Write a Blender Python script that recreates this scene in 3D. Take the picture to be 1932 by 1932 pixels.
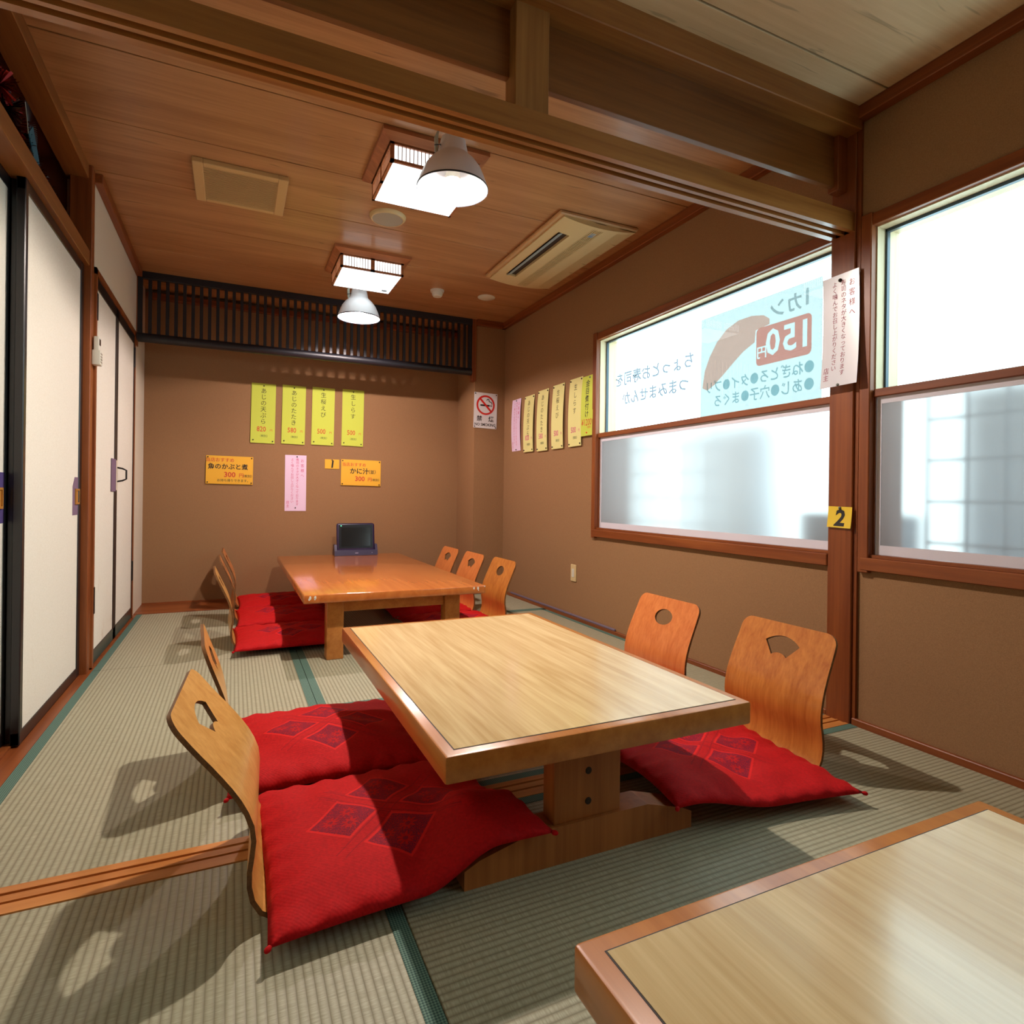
import bpy, bmesh, math, random
from mathutils import Vector, Matrix
from mathutils.geometry import delaunay_2d_cdt
random.seed(7)
S = bpy.context.scene
COL = S.collection
for o in list(bpy.data.objects): bpy.data.objects.remove(o, do_unlink=True)

# ------------------------------------------------------------------ camera
YAW, ROLL, FPX, CY, EYE = 0.43623, 0.0125, 1125.84, 934.08, 0.86
cam_d = bpy.data.cameras.new('camera'); cam = bpy.data.objects.new('camera', cam_d); COL.objects.link(cam)
_rt = Vector((math.cos(YAW), -math.sin(YAW), 0)); _fw = Vector((math.sin(YAW), math.cos(YAW), 0)); _up = Vector((0, 0, 1))
_r = _rt*math.cos(ROLL)+_up*math.sin(ROLL); _u = _up*math.cos(ROLL)-_rt*math.sin(ROLL)
cam.matrix_world = Matrix(((_r.x, _u.x, -_fw.x, 0), (_r.y, _u.y, -_fw.y, 0), (_r.z, _u.z, -_fw.z, EYE), (0, 0, 0, 1)))
cam_d.sensor_width = 36; cam_d.lens = FPX/1932*36; cam_d.shift_y = (CY-966)/1932
cam_d.clip_start = 0.02; cam_d.clip_end = 200
S.camera = cam
# ------------------------------------------------------------------ world, exposure
SKY = 6.0
w = bpy.data.worlds.new('sky'); S.world = w; w.use_nodes = True
bg = w.node_tree.nodes['Background']; bg.inputs['Color'].default_value = (0.70, 0.95, 1.0, 1); bg.inputs['Strength'].default_value = SKY
S.view_settings.view_transform = 'Standard'; S.view_settings.look = 'None'
S.view_settings.exposure = 0.0; S.view_settings.gamma = 1.0; S.view_settings.use_curve_mapping = False
BULB1, BULB2, PANEL = 6600.0, 4600.0, 2.2
C = S.cycles; C.max_bounces = 7; C.diffuse_bounces = 4; C.glossy_bounces = 3; C.transmission_bounces = 3; C.transparent_max_bounces = 10
# daylight portals in the two window openings
def portal(name, y0, y1, z0, z1):
    l = bpy.data.lights.new(name, 'AREA'); l.shape = 'RECTANGLE'; l.size = abs(z1-z0); l.size_y = abs(y1-y0)
    l.cycles.is_portal = True
    o = bpy.data.objects.new(name, l); COL.objects.link(o)
    o.location = (2.36, (y0+y1)/2, (z0+z1)/2); o.rotation_euler = (0, math.pi/2, 0)
portal('daylight_portal', 1.63, 3.33, 0.64, 1.9); portal('daylight_portal', -0.6, 1.49, 0.64, 1.9)

# ------------------------------------------------------------------ materials
def srgb(r, g, b):
    f = lambda c: (c/255/12.92) if c/255 <= 0.04045 else ((c/255+0.055)/1.055)**2.4
    return (f(r), f(g), f(b), 1)
class G:
    def __init__(s, name):
        s.m = bpy.data.materials.new(name); s.m.use_nodes = True; s.t = s.m.node_tree; s.n = s.t.nodes; s.l = s.t.links
        s.b = s.n['Principled BSDF']; s.out = s.n['Material Output']; s._tc = None
    def new(s, k, **kw):
        n = s.n.new(k)
        for a, v in kw.items(): setattr(n, a, v)
        return n
    def put(s, sock, v):
        if hasattr(v, 'is_output') or isinstance(v, bpy.types.NodeSocket): s.l.new(v, sock)
        else: sock.default_value = v
    def tc(s, k='Object'):
        if not s._tc: s._tc = s.new('ShaderNodeTexCoord')
        return s._tc.outputs[k]
    def map(s, scale, rot=(0, 0, 0), src=None):
        n = s.new('ShaderNodeMapping'); s.l.new(src or s.tc(), n.inputs['Vector'])
        n.inputs['Scale'].default_value = scale; n.inputs['Rotation'].default_value = rot; return n.outputs[0]
    def noise(s, vec, scale=1, detail=3, rough=.5, dist=0):
        n = s.new('ShaderNodeTexNoise'); s.l.new(vec, n.inputs['Vector']); n.inputs['Scale'].default_value = scale
        n.inputs['Detail'].default_value = detail; n.inputs['Roughness'].default_value = rough; n.inputs['Distortion'].default_value = dist
        return n.outputs['Fac']
    def ramp(s, fac, stops):
        n = s.new('ShaderNodeValToRGB'); s.l.new(fac, n.inputs[0]); e = n.color_ramp.elements
        while len(e) < len(stops): e.new(.5)
        for i, (p, c) in enumerate(stops): e[i].position = p; e[i].color = c
        return n.outputs[0]
    def mix(s, fac, a, b, mode='MIX'):
        n = s.new('ShaderNodeMix', data_type='RGBA', blend_type=mode); s.put(n.inputs[0], fac); s.put(n.inputs[6], a); s.put(n.inputs[7], b); return n.outputs[2]
    def M(s, op, a, b=0.0, c=0.0):
        n = s.new('ShaderNodeMath', operation=op); s.put(n.inputs[0], a); s.put(n.inputs[1], b)
        if op in ('MULTIPLY_ADD', 'SMOOTH_MIN', 'COMPARE'): s.put(n.inputs[2], c)
        return n.outputs[0]
    def xyz(s, src=None):
        n = s.new('ShaderNodeSeparateXYZ'); s.l.new(src or s.tc(), n.inputs[0]); return n.outputs
    def set(s, color=None, rough=None, bump=None, bstr=.2, bdist=.002, spec=None, coat=None, metal=None):
        i = s.b.inputs
        if color is not None: s.put(i['Base Color'], color)
        if rough is not None: s.put(i['Roughness'], rough)
        if spec is not None: i['Specular IOR Level'].default_value = spec
        if coat is not None: i['Coat Weight'].default_value = coat; i['Coat Roughness'].default_value = .12
        if metal is not None: i['Metallic'].default_value = metal
        if bump is not None:
            n = s.new('ShaderNodeBump'); n.inputs['Strength'].default_value = bstr; n.inputs['Distance'].default_value = bdist
            s.l.new(bump, n.inputs['Height']); s.l.new(n.outputs[0], i['Normal'])
        return s.m
MAT = {}
def plain(name, c, rough=.5, spec=.5, metal=0, coat=None):
    g = G(name); MAT[name] = g.set(c, rough, spec=spec, metal=metal, coat=coat); return MAT[name]
def wood(name, c1, c2, axis=0, rough=.4, fine=60, coat=None, big=5, spec=.4, fleck=0):
    g = G(name); sc = [fine]*3; sc[axis] = fine*.035; sb = [big*3]*3; sb[axis] = big*.22
    a = g.noise(g.map(sc), 1, 4, .6, .15); b = g.noise(g.map(sb), 1, 3, .55, .6)
    f = g.M('ADD', g.M('MULTIPLY', a, .45), g.M('MULTIPLY', b, .55))
    col = g.ramp(f, [(.36, c1), (.62, c2)])
    if fleck:
        s2 = [30]*3; s2[axis] = 3.2
        k = g.noise(g.map(s2), 1, 2, .6, .8); k = g.ramp(k, [(.66, (0, 0, 0, 1)), (.72, (1, 1, 1, 1))])
        col = g.mix(g.M('MULTIPLY', k, fleck), col, tuple(x*.38 for x in c1[:3])+(1,))
    MAT[name] = g.set(col, rough, bump=a, bstr=.08, bdist=.001, coat=coat, spec=spec); return MAT[name]
RED1, RED2 = srgb(112, 54, 22), srgb(142, 78, 36)
wood('trim_x', RED1, RED2, 0); wood('trim_y', RED1, RED2, 1); wood('trim_z', RED1, RED2, 2)
wood('kamoi', srgb(128, 76, 30), srgb(160, 104, 48), 0, .35, coat=.25)
wood('ranma', srgb(104, 58, 20), srgb(132, 80, 34), 0, .4, coat=.2)
wood('ranma_z', srgb(128, 82, 38), srgb(158, 108, 56), 2, .45)
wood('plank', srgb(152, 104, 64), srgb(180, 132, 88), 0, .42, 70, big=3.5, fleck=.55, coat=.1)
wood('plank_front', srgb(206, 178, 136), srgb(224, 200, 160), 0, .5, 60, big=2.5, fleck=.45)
wood('lintel', srgb(112, 64, 26), srgb(142, 88, 42), 1, .45)
wood('shikii', srgb(172, 104, 44), srgb(200, 134, 70), 0, .45)
wood('table_far', srgb(176, 96, 44), srgb(196, 116, 56), 1, .18, 40, coat=.6)
wood('table_edge', srgb(164, 96, 36), srgb(190, 122, 56), 1, .3, 45, coat=.3)
wood('table_base', srgb(150, 88, 40), srgb(178, 112, 56), 2, .4)
wood('laminate', srgb(194, 162, 112), srgb(220, 194, 146), 1, .2, 75, big=7, coat=.4)
wood('ply_light', srgb(190, 132, 62), srgb(214, 158, 86), 2, .34, 90, big=9, coat=.3)
wood('ply_dark', srgb(170, 96, 36), srgb(200, 128, 56), 2, .34, 90, big=9, coat=.3)
wood('ply_orange', srgb(192, 104, 48), srgb(214, 130, 68), 2, .34, 90, big=9, coat=.3)
wood('ply_edge', srgb(84, 52, 24), srgb(130, 86, 44), 1, .5, 200)
wood('lamp_wood', srgb(140, 82, 48), srgb(176, 110, 68), 0, .4)
wood('pale_jamb', srgb(204, 184, 146), srgb(220, 204, 168), 2, .5)
def wall_mat(name, c, amt=.12):
    g = G(name); n = g.noise(g.map((1, 1, 1)), 420, 2, .6); n2 = g.noise(g.map((1, 1, 1)), 2.2, 3, .5)
    c2 = tuple(min(1, x*(1-amt*2)) for x in c[:3])+(1,)
    col = g.ramp(n, [(.35, c2), (.65, c)]); col = g.mix(g.M('MULTIPLY', n2, .18), col, c2)
    MAT[name] = g.set(col, .85, bump=n, bstr=.15, bdist=.0015, spec=.2); return MAT[name]
wall_mat('wall_tan', srgb(158, 120, 84)); wall_mat('wall_cream', srgb(214, 204, 184), .05)
def paper_door(name):
    g = G(name); n = g.noise(g.map((30, 30, 30)), 6, 3, .6); st = g.noise(g.map((9, 9, 3.2)), 1, 4, .62, .4)
    x, y, z = g.xyz(); low = g.M('SUBTRACT', 1.0, g.M('MINIMUM', g.M('MAXIMUM', g.M('DIVIDE', z, .75), 0.0), 1.0))
    k = g.ramp(st, [(.63, (0, 0, 0, 1)), (.72, (1, 1, 1, 1))]); k = g.M('MULTIPLY', k, g.M('MULTIPLY', low, .5))
    col = g.ramp(n, [(.3, srgb(216, 212, 198)), (.7, srgb(228, 225, 213))])
    col = g.mix(k, col, srgb(178, 138, 96)); MAT[name] = g.set(col, .8, bump=n, bstr=.1, spec=.25)
paper_door('door_paper')
def tatami(name, ax):
    g = G(name); o = g.xyz(); a, b = o[ax], o[1-ax]
    s = g.M('SINE', g.M('MULTIPLY', b, 2*math.pi/.0158)); ab = g.M('POWER', g.M('MULTIPLY_ADD', s, .5, .5), .35)
    sc = [0, 0, 1]; sc[ax] = 330; sc[1-ax] = 26
    fib = g.noise(g.map(tuple(sc)), 1, 3, .6); pat = g.noise(g.map((1.6, 1.6, 1.6)), 1, 3, .5)
    c = g.ramp(fib, [(.3, srgb(146, 142, 116)), (.7, srgb(184, 180, 156))])
    c = g.mix(g.M('MULTIPLY', pat, .4), c, srgb(140, 146, 122))
    c = g.mix(ab, srgb(122, 116, 92), c)
    h = g.M('ADD', ab, g.M('MULTIPLY', fib, .3)); MAT[name] = g.set(c, .5, bump=h, bstr=.4, bdist=.0018, spec=.35)
tatami('tatami_y', 1); tatami('tatami_x', 0)
g = G('border'); ch = g.new('ShaderNodeTexChecker'); g.l.new(g.map((1, 1, 1), (0, 0, .785)), ch.inputs['Vector']); ch.inputs['Scale'].default_value = 260
ch.inputs['Color1'].default_value = srgb(46, 78, 70); ch.inputs['Color2'].default_value = srgb(98, 128, 112); MAT['border'] = g.set(ch.outputs['Color'], .8)
plain('lacquer', srgb(26, 24, 26), .32, coat=.2); plain('lattice_black', srgb(22, 23, 30), .42)
plain('purple', srgb(116, 92, 116), .8); plain('purple_dark', srgb(72, 56, 112), .8); plain('pull_wood', srgb(176, 120, 52), .4); plain('iron', srgb(38, 34, 32), .4, metal=.6)
plain('beige_plastic', srgb(206, 182, 132), .42); plain('beige_frame', srgb(190, 150, 104), .5); plain('vent_plastic', srgb(196, 162, 110), .5)
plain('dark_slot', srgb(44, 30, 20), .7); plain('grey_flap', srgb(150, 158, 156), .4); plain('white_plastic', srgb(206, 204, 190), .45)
plain('grey_mesh', srgb(160, 152, 136), .6); plain('shade_white', srgb(226, 230, 236), .35, coat=.3); plain('rim_dark', srgb(40, 48, 60), .4); plain('cord_grey', srgb(176, 182, 170), .5)
plain('yellow_paper', srgb(194, 206, 74), .75); plain('pale_yellow_paper', srgb(220, 214, 142), .75); plain('orange_paper', srgb(228, 172, 44), .7); plain('pink_paper', srgb(226, 200, 226), .7)
plain('white_paper', srgb(224, 224, 226), .6); plain('lam_paper', srgb(214, 216, 226), .22, coat=.5); plain('card_yellow', srgb(230, 196, 48), .5)
plain('ink', srgb(40, 34, 22), .7); plain('ink_black', srgb(14, 12, 12), .6); plain('ink_red', srgb(196, 66, 40), .7); plain('ink_pink', srgb(204, 84, 130), .7); plain('ink_maroon', srgb(150, 70, 90), .7); plain('ink_green', srgb(30, 60, 44), .7)
plain('sign_red', srgb(206, 34, 24), .4); plain('pin', srgb(28, 22, 20), .4); plain('pin_grey', srgb(120, 130, 124), .3); plain('pin_red', srgb(220, 50, 50), .4)
plain('tablet_purple', srgb(44, 34, 66), .35); plain('tablet_black', srgb(14, 13, 18), .25); plain('screen', srgb(28, 30, 30), .12, coat=.5)
plain('logo_grey', srgb(170, 165, 190), .4); plain('sticker_white', srgb(226, 222, 208), .7); plain('duct', srgb(110, 96, 112), .5); plain('tape', srgb(214, 212, 224), .6)
plain('sash', srgb(60, 74, 84), .35, metal=.5); plain('ext_grey', srgb(176, 186, 196), .8); plain('ext_bar', srgb(150, 160, 172), .6); plain('plug_dark', srgb(40, 24, 14), .6)
plain('tinsel_red', srgb(120, 14, 10), .25, metal=.7); plain('tinsel_dark', srgb(42, 8, 10), .35); plain('tinsel_teal', srgb(10, 60, 76), .4); plain('fan_teal', srgb(16, 92, 116), .5); plain('board_dark', srgb(104, 48, 20), .6); plain('grey_seal', srgb(120, 122, 122), .6); plain('label_blue', srgb(120, 140, 160), .5)
def emit(name, col, st):
    g = G(name); e = g.new('ShaderNodeEmission'); e.inputs[0].default_value = col; e.inputs[1].default_value = st
    g.l.new(e.outputs[0], g.out.inputs[0]); MAT[name] = g.m
emit('bulb_near', (1, .86, .76, 1), BULB1); emit('bulb_far', (1, .82, .78, 1), BULB2); emit('panel_light', (.96, 1, .98, 1), PANEL); emit('led_green', (.15, 1, .5, 1), 2.5)
def sheer(name, tint, refl, fac, trans=0.0):
    """thin sheet: passes tinted light, the rest is diffuse reflection / diffuse transmission"""
    g = G(name); t = g.new('ShaderNodeBsdfTransparent'); t.inputs[0].default_value = tuple(tint)+(1,)
    d = g.new('ShaderNodeBsdfDiffuse'); d.inputs[0].default_value = tuple(refl)+(1,)
    tr = g.new('ShaderNodeBsdfTranslucent'); tr.inputs[0].default_value = tuple(refl)+(1,)
    m1 = g.new('ShaderNodeMixShader'); m1.inputs[0].default_value = trans; g.l.new(d.outputs[0], m1.inputs[1]); g.l.new(tr.outputs[0], m1.inputs[2])
    m2 = g.new('ShaderNodeMixShader'); m2.inputs[0].default_value = fac; g.l.new(t.outputs[0], m2.inputs[1]); g.l.new(m1.outputs[0], m2.inputs[2])
    g.l.new(m2.outputs[0], g.out.inputs[0]); MAT[name] = g.m
g = G('frosted'); rf = g.new('ShaderNodeBsdfRefraction'); rf.inputs['Color'].default_value = (.33, .315, .31, 1); rf.inputs['Roughness'].default_value = .42; rf.inputs['IOR'].default_value = 1.2
dd = g.new('ShaderNodeBsdfDiffuse'); dd.inputs[0].default_value = (.75, .75, .8, 1); tr = g.new('ShaderNodeBsdfTranslucent'); tr.inputs[0].default_value = (.74, .7, .7, 1)
m1 = g.new('ShaderNodeMixShader'); m1.inputs[0].default_value = .5; g.l.new(dd.outputs[0], m1.inputs[1]); g.l.new(tr.outputs[0], m1.inputs[2])
m2 = g.new('ShaderNodeMixShader'); m2.inputs[0].default_value = .3; g.l.new(rf.outputs[0], m2.inputs[1]); g.l.new(m1.outputs[0], m2.inputs[2]); g.l.new(m2.outputs[0], g.out.inputs[0]); MAT['frosted'] = g.m
sheer('poster_sheet', (.44, .455, .45), (.7, .75, .74), .12, .4)
sheer('poster_red', (.86, .36, .3), (.7, .3, .25), .05); sheer('poster_salmon', (.86, .52, .44), (.7, .4, .3), .05); sheer('poster_white', (1.0, 1.0, 1.0), (.9, .9, .9), .02)
sheer('poster_teal', (.40, .58, .62), (.3, .4, .4), .05); sheer('poster_grey', (.5, .55, .56), (.3, .4, .4), .05); sheer('letter_line', (.04, .05, .06), (.2, .3, .35), .2); sheer('letter_fill', (.09, .10, .122), (.6, .65, .75), .1)
g = G('glass'); t = g.new('ShaderNodeBsdfTransparent'); t.inputs[0].default_value = (.95, .97, .97, 1); gl = g.new('ShaderNodeBsdfGlossy'); gl.inputs['Roughness'].default_value = .01
ms = g.new('ShaderNodeMixShader'); ms.inputs[0].default_value = .06; g.l.new(t.outputs[0], ms.inputs[1]); g.l.new(gl.outputs[0], ms.inputs[2]); g.l.new(ms.outputs[0], g.out.inputs[0]); MAT['glass'] = g.m
# red figured cloth of the floor cushions
g = G('cushion_cloth'); x, y, z = g.xyz()
p = g.M('MULTIPLY', g.M('ADD', x, y), .7071); q = g.M('MULTIPLY', g.M('SUBTRACT', x, y), .7071)
ap, aq = g.M('ABSOLUTE', p), g.M('ABSOLUTE', q); lp, lq = g.M('SUBTRACT', ap, .078), g.M('SUBTRACT', aq, .078)
inb = lambda v, h: g.M('LESS_THAN', g.M('ABSOLUTE', v), h)
sq = g.M('MULTIPLY', inb(lp, .054), inb(lq, .054))
def flower(ox, oy, R, n):
    a, b = g.M('SUBTRACT', lp, ox), g.M('SUBTRACT', lq, oy)
    r = g.M('SQRT', g.M('ADD', g.M('MULTIPLY', a, a), g.M('MULTIPLY', b, b))); th = g.M('ARCTAN2', b, a)
    lim = g.M('MULTIPLY_ADD', g.M('COSINE', g.M('MULTIPLY', th, n)), R*.26, R*.74)
    return g.M('MULTIPLY', g.M('LESS_THAN', r, lim), g.M('GREATER_THAN', r, R*.3))
fl = g.M('MAXIMUM', flower(.02, .022, .021, 9), g.M('MAXIMUM', flower(-.024, .004, .021, 9), flower(.014, -.028, .02, 9)))
scv = g.new('ShaderNodeTexVoronoi', feature='DISTANCE_TO_EDGE'); g.l.new(g.map((62, 62, 0)), scv.inputs['Vector']); scr = g.M('LESS_THAN', scv.outputs[0], .07)
dark = g.M('MULTIPLY', sq, g.M('SUBTRACT', 1.0, g.M('MAXIMUM', fl, scr)))
ln = g.M('MAXIMUM', g.M('MULTIPLY', inb(g.M('SUBTRACT', ap, .012), .0016), inb(q, .2)), g.M('MULTIPLY', inb(g.M('SUBTRACT', aq, .012), .0016), inb(p, .2)))
ln = g.M('MAXIMUM', ln, g.M('MULTIPLY', inb(g.M('SUBTRACT', ap, .019), .0012), inb(q, .19)))
frame = g.M('MAXIMUM', g.M('MULTIPLY', inb(g.M('SUBTRACT', g.M('ABSOLUTE', lp), .058), .003), inb(lq, .061)), g.M('MULTIPLY', inb(g.M('SUBTRACT', g.M('ABSOLUTE', lq), .058), .003), inb(lp, .061)))
nz = g.noise(g.map((140, 140, 140)), 1, 2, .6); base = g.ramp(nz, [(.3, srgb(158, 10, 14)), (.7, srgb(186, 15, 20))])
col = g.mix(g.M('MULTIPLY', ln, .55), base, srgb(110, 10, 26)); col = g.mix(dark, col, srgb(92, 16, 44)); col = g.mix(g.M('MULTIPLY', frame, .6), col, srgb(222, 34, 30))
rib = g.M('SINE', g.M('MULTIPLY', p, 2*math.pi/.0068))
MAT['cushion_cloth'] = g.set(col, .75, bump=g.M('ADD', g.M('MULTIPLY', rib, .5), nz), bstr=.22, bdist=.0008, spec=.15)
g.b.inputs['Sheen Weight'].default_value = .25; g.b.inputs['Sheen Tint'].default_value = srgb(230, 60, 50)

# ------------------------------------------------------------------ mesh helpers
def link(o): COL.objects.link(o); return o
def wl(o):
    v = Vector((0, 0, 0))
    while o: v += o.location; o = o.parent
    return v
def mk(name, verts, faces, mat, parent=None, smooth=0, mats=None, fmat=None, local=False):
    me = bpy.data.meshes.new(name); off = wl(parent) if (parent and not local) else Vector((0, 0, 0))
    me.from_pydata([tuple(Vector(v)-off) for v in verts], [], faces)
    for k in (mats or [mat]): me.materials.append(MAT[k])
    if fmat:
        for pl, i in zip(me.polygons, fmat): pl.material_index = i
    if smooth:
        for pl in me.polygons: pl.use_smooth = True
        me.set_sharp_from_angle(angle=math.radians(smooth))
    me.update(); o = link(bpy.data.objects.new(name, me))
    if parent: o.parent = parent
    return o
def bm_mk(name, bm, mat, parent=None, smooth=0, mats=None, local=False):
    bmesh.ops.recalc_face_normals(bm, faces=bm.faces)
    me = bpy.data.meshes.new(name); off = wl(parent) if (parent and not local) else Vector((0, 0, 0))
    if off.length: bmesh.ops.translate(bm, verts=bm.verts, vec=-off)
    bm.to_mesh(me); bm.free()
    for k in (mats or [mat]): me.materials.append(MAT[k])
    if smooth:
        for pl in me.polygons: pl.use_smooth = True
        me.set_sharp_from_angle(angle=math.radians(smooth))
    o = link(bpy.data.objects.new(name, me))
    if parent: o.parent = parent
    return o
def addbox(bm, x0, x1, y0, y1, z0, z1, bev=0, seg=1, mi=0):
    vs = [bm.verts.new((x, y, z)) for x in (x0, x1) for y in (y0, y1) for z in (z0, z1)]
    fs = [bm.faces.new([vs[i] for i in f]) for f in ((0, 1, 3, 2), (4, 6, 7, 5), (0, 4, 5, 1), (2, 3, 7, 6), (0, 2, 6, 4), (1, 5, 7, 3))]
    for f in fs: f.material_index = mi
    if bev:
        es = list({e for f in fs for e in f.edges}); bmesh.ops.bevel(bm, geom=es, offset=bev, segments=seg, profile=.5, affect='EDGES')
    return vs
def box(name, parent, x, y, z, mat, bev=0, seg=1, local=False):
    bm = bmesh.new(); addbox(bm, *x, *y, *z, bev=bev, seg=seg); return bm_mk(name, bm, mat, parent, smooth=40 if (bev and seg > 1) else 0, local=local)
def boxes(name, parent, lst, mat, local=False):
    bm = bmesh.new()
    for b in lst: addbox(bm, *b)
    return bm_mk(name, bm, mat, parent, local=local)
def prism(name, parent, prof, axis, a0, a1, mat, smooth=0, local=False):
    """extrude 2-D outline: axis 0: prof=(y,z); 1: prof=(x,z); 2: prof=(x,y)"""
    n = len(prof)
    def P(p, a): return (a, p[0], p[1]) if axis == 0 else ((p[0], a, p[1]) if axis == 1 else (p[0], p[1], a))
    bm = bmesh.new(); A = [bm.verts.new(P(p, a0)) for p in prof]; B = [bm.verts.new(P(p, a1)) for p in prof]
    bm.faces.new(A); bm.faces.new(B)
    for i in range(n): bm.faces.new((A[i], A[(i+1) % n], B[(i+1) % n], B[i]))
    bmesh.ops.triangulate(bm, faces=[f for f in bm.faces if len(f.verts) > 4])
    return bm_mk(name, bm, mat, parent, smooth, local=local)
def lathe(name, parent, prof, c, mat, seg=40, smooth=35, cap=False, axis='Z'):
    vs, fs = [], []; n = len(prof)
    for i in range(seg):
        a = 2*math.pi*i/seg
        for r, h in prof:
            d = (r*math.cos(a), r*math.sin(a), h) if axis == 'Z' else ((h, r*math.cos(a), r*math.sin(a)) if axis == 'X' else (r*math.cos(a), h, r*math.sin(a)))
            vs.append((c[0]+d[0], c[1]+d[1], c[2]+d[2]))
    for i in range(seg):
        j = (i+1) % seg
        for k in range(n-1): fs.append((i*n+k, j*n+k, j*n+k+1, i*n+k+1))
    if cap: fs.append([i*n for i in range(seg)]); fs.append([i*n+n-1 for i in range(seg)][::-1])
    return mk(name, vs, fs, mat, parent, smooth)
def tube(name, parent, pts, r, mat, seg=8):
    vs, fs = [], []; P = [Vector(p) for p in pts]
    for i, p in enumerate(P):
        d = (P[min(i+1, len(P)-1)]-P[max(i-1, 0)]).normalized(); a = d.orthogonal().normalized() if i == 0 else (a-d*a.dot(d)).normalized(); b = d.cross(a)
        for k in range(seg): t = 2*math.pi*k/seg; vs.append(p+(a*math.cos(t)+b*math.sin(t))*r)
    for i in range(len(P)-1):
        for k in range(seg): fs.append((i*seg+k, i*seg+(k+1) % seg, (i+1)*seg+(k+1) % seg, (i+1)*seg+k))
    fs.append(list(range(seg))[::-1]); fs.append([(len(P)-1)*seg+k for k in range(seg)])
    return mk(name, vs, fs, mat, parent, 50)
def ball(name, parent, c, r, mat, sub=2, sc=(1, 1, 1)):
    bm = bmesh.new(); bmesh.ops.create_icosphere(bm, subdivisions=sub, radius=r)
    bmesh.ops.scale(bm, vec=sc, verts=bm.verts); bmesh.ops.translate(bm, vec=c, verts=bm.verts); return bm_mk(name, bm, mat, parent, smooth=80)
def tag(o, label=None, cat=None, group=None, kind=None):
    if label: o['label'] = label
    if cat: o['category'] = cat
    if group: o['group'] = group
    if kind: o['kind'] = kind
    return o
def root(name, loc, label, cat, group=None):
    o = link(bpy.data.objects.new(name, None)); o.location = loc; o.empty_display_size = .05; return tag(o, label, cat, group)
def st(o): return tag(o, kind='structure')
def copy_tree(o, parent=None):
    c = o.copy(); COL.objects.link(c); c.parent = parent
    for ch in list(o.children): copy_tree(ch, c)
    return c

# ------------------------------------------------------------------ room shell
XR, XL, YB, YJ, ZC, ZF = 2.163, -0.62, 5.24, 4.82, 2.371, 2.345
YK0, YK1 = 1.521, 1.623
# floor: slab, tatami mats with cloth borders, grooved threshold, recess board
floor = st(boxes('floor', None, [(-1.1, 2.3, -1.5, 5.35, -.12, -.04)], 'plank'))
def mat_piece(x0, x1, y0, y1, ax, sides):
    m = box('tatami_mat', floor, (x0+.0012, x1-.0012), (y0+.0012, y1-.0012), (-.04, 0), 'tatami_y' if ax == 1 else 'tatami_x', .002)
    hw = .034
    for s in sides:
        r = {'L': (x0+.001, x0+hw, y0+.002, y1-.002), 'R': (x1-hw, x1-.001, y0+.002, y1-.002), 'N': (x0+.002, x1-.002, y0+.001, y0+hw), 'F': (x0+.002, x1-.002, y1-hw, y1-.001)}[s]
        b = box('border', m, r[:2], r[2:], (-.002, .0012), 'border')
mat_piece(-.6, .316, YK1, 3.40, 1, 'LR'); mat_piece(-.6, .316, 3.40, 4.83, 1, 'LR'); mat_piece(.316, 2.15, YK1, 2.5, 0, 'NF')
mat_piece(.316, 1.23, 2.5, 4.83, 1, 'LR'); mat_piece(1.23, 2.15, 2.5, 4.0, 1, 'LRF'); mat_piece(1.23, 2.15, 4.0, 4.83, 0, 'NF')
mat_piece(-.6, .326, -.3, YK0, 1, 'LR'); mat_piece(.326, 2.15, .61, YK0, 0, 'NF'); mat_piece(.326, 2.15, -.3, .61, 0, 'NF'); mat_piece(-.6, 2.15, -1.4, -.3, 0, 'NF')
def shikii_prof(z): 
    a, b = YK0, YK1; return [(a, -.04), (b, -.04), (b, z), (b-.024, z), (b-.025, z-.006), (b-.028, z-.006), (b-.03, z-.002), (b-.05, z-.002), (b-.0505, z), (b-.058, z), (b-.0585, z-.006), (b-.0615, z-.006), (b-.063, z-.002), (b-.085, z-.002), (b-.0855, z), (a, z)]
st(prism('trim_1', None, shikii_prof(.002), 0, -.64, 2.16, 'shikii'))
st(box('trim_2', None, (-.66, 1.90), (4.83, YB+.02), (-.04, .004), 'trim_x', .002))          # recess floor board
st(boxes('trim_3', None, [(-.64, -.6, YK1, 4.83, -.04, .001), (-.69, -.664, YK1, 3.41, -.04, .003), (-.664, -.64, YK1, 3.41, -.04, -.006), (-.64, -.6, -1.4, YK0, -.04, .001)], 'trim_y'))     # left threshold strip
st(box('trim_4', None, (-.75, -.69), (YK1, 3.41), (-.04, .001), 'shikii'))
# right wall with two window openings
W1, W2 = (1.63, 3.345), (-.6, 1.494)
ZS, ZT = .60, 1.925
wr = st(boxes('wall_right', None, [(XR, 2.32, -1.5, 5.4, -.04, ZS), (XR, 2.32, -1.5, 5.4, ZT, 2.5), (XR, 2.32, W1[1], 5.4, ZS, ZT), (XR, 2.32, W2[1], W1[0], ZS, ZT), (XR, 2.32, -1.5, W2[0], ZS, ZT)], 'wall_tan'))
st(boxes('wall_back', None, [(-.9, 2.3, YB, 5.4, -.04, 2.5), (1.878, XR+.01, YJ, YB, 0, ZC)], 'wall_tan'))
st(boxes('wall_left', None, [(-.72, XL, 3.405, 5.3, 1.925, 2.45), (-.72, XL, 3.405, 3.43, 0, 1.925), (-.72, XL, 4.69, 5.3, 0, 1.925), (-1.0, -.76, 1.5, 5.4, -.04, 1.9), (-.8, -.64, -1.5, YK0, 0, 2.45)], 'wall_cream'))
st(boxes('wall_front', None, [(-1, 2.3, -1.55, -1.4, -.04, 2.5)], 'wall_tan'))
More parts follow.
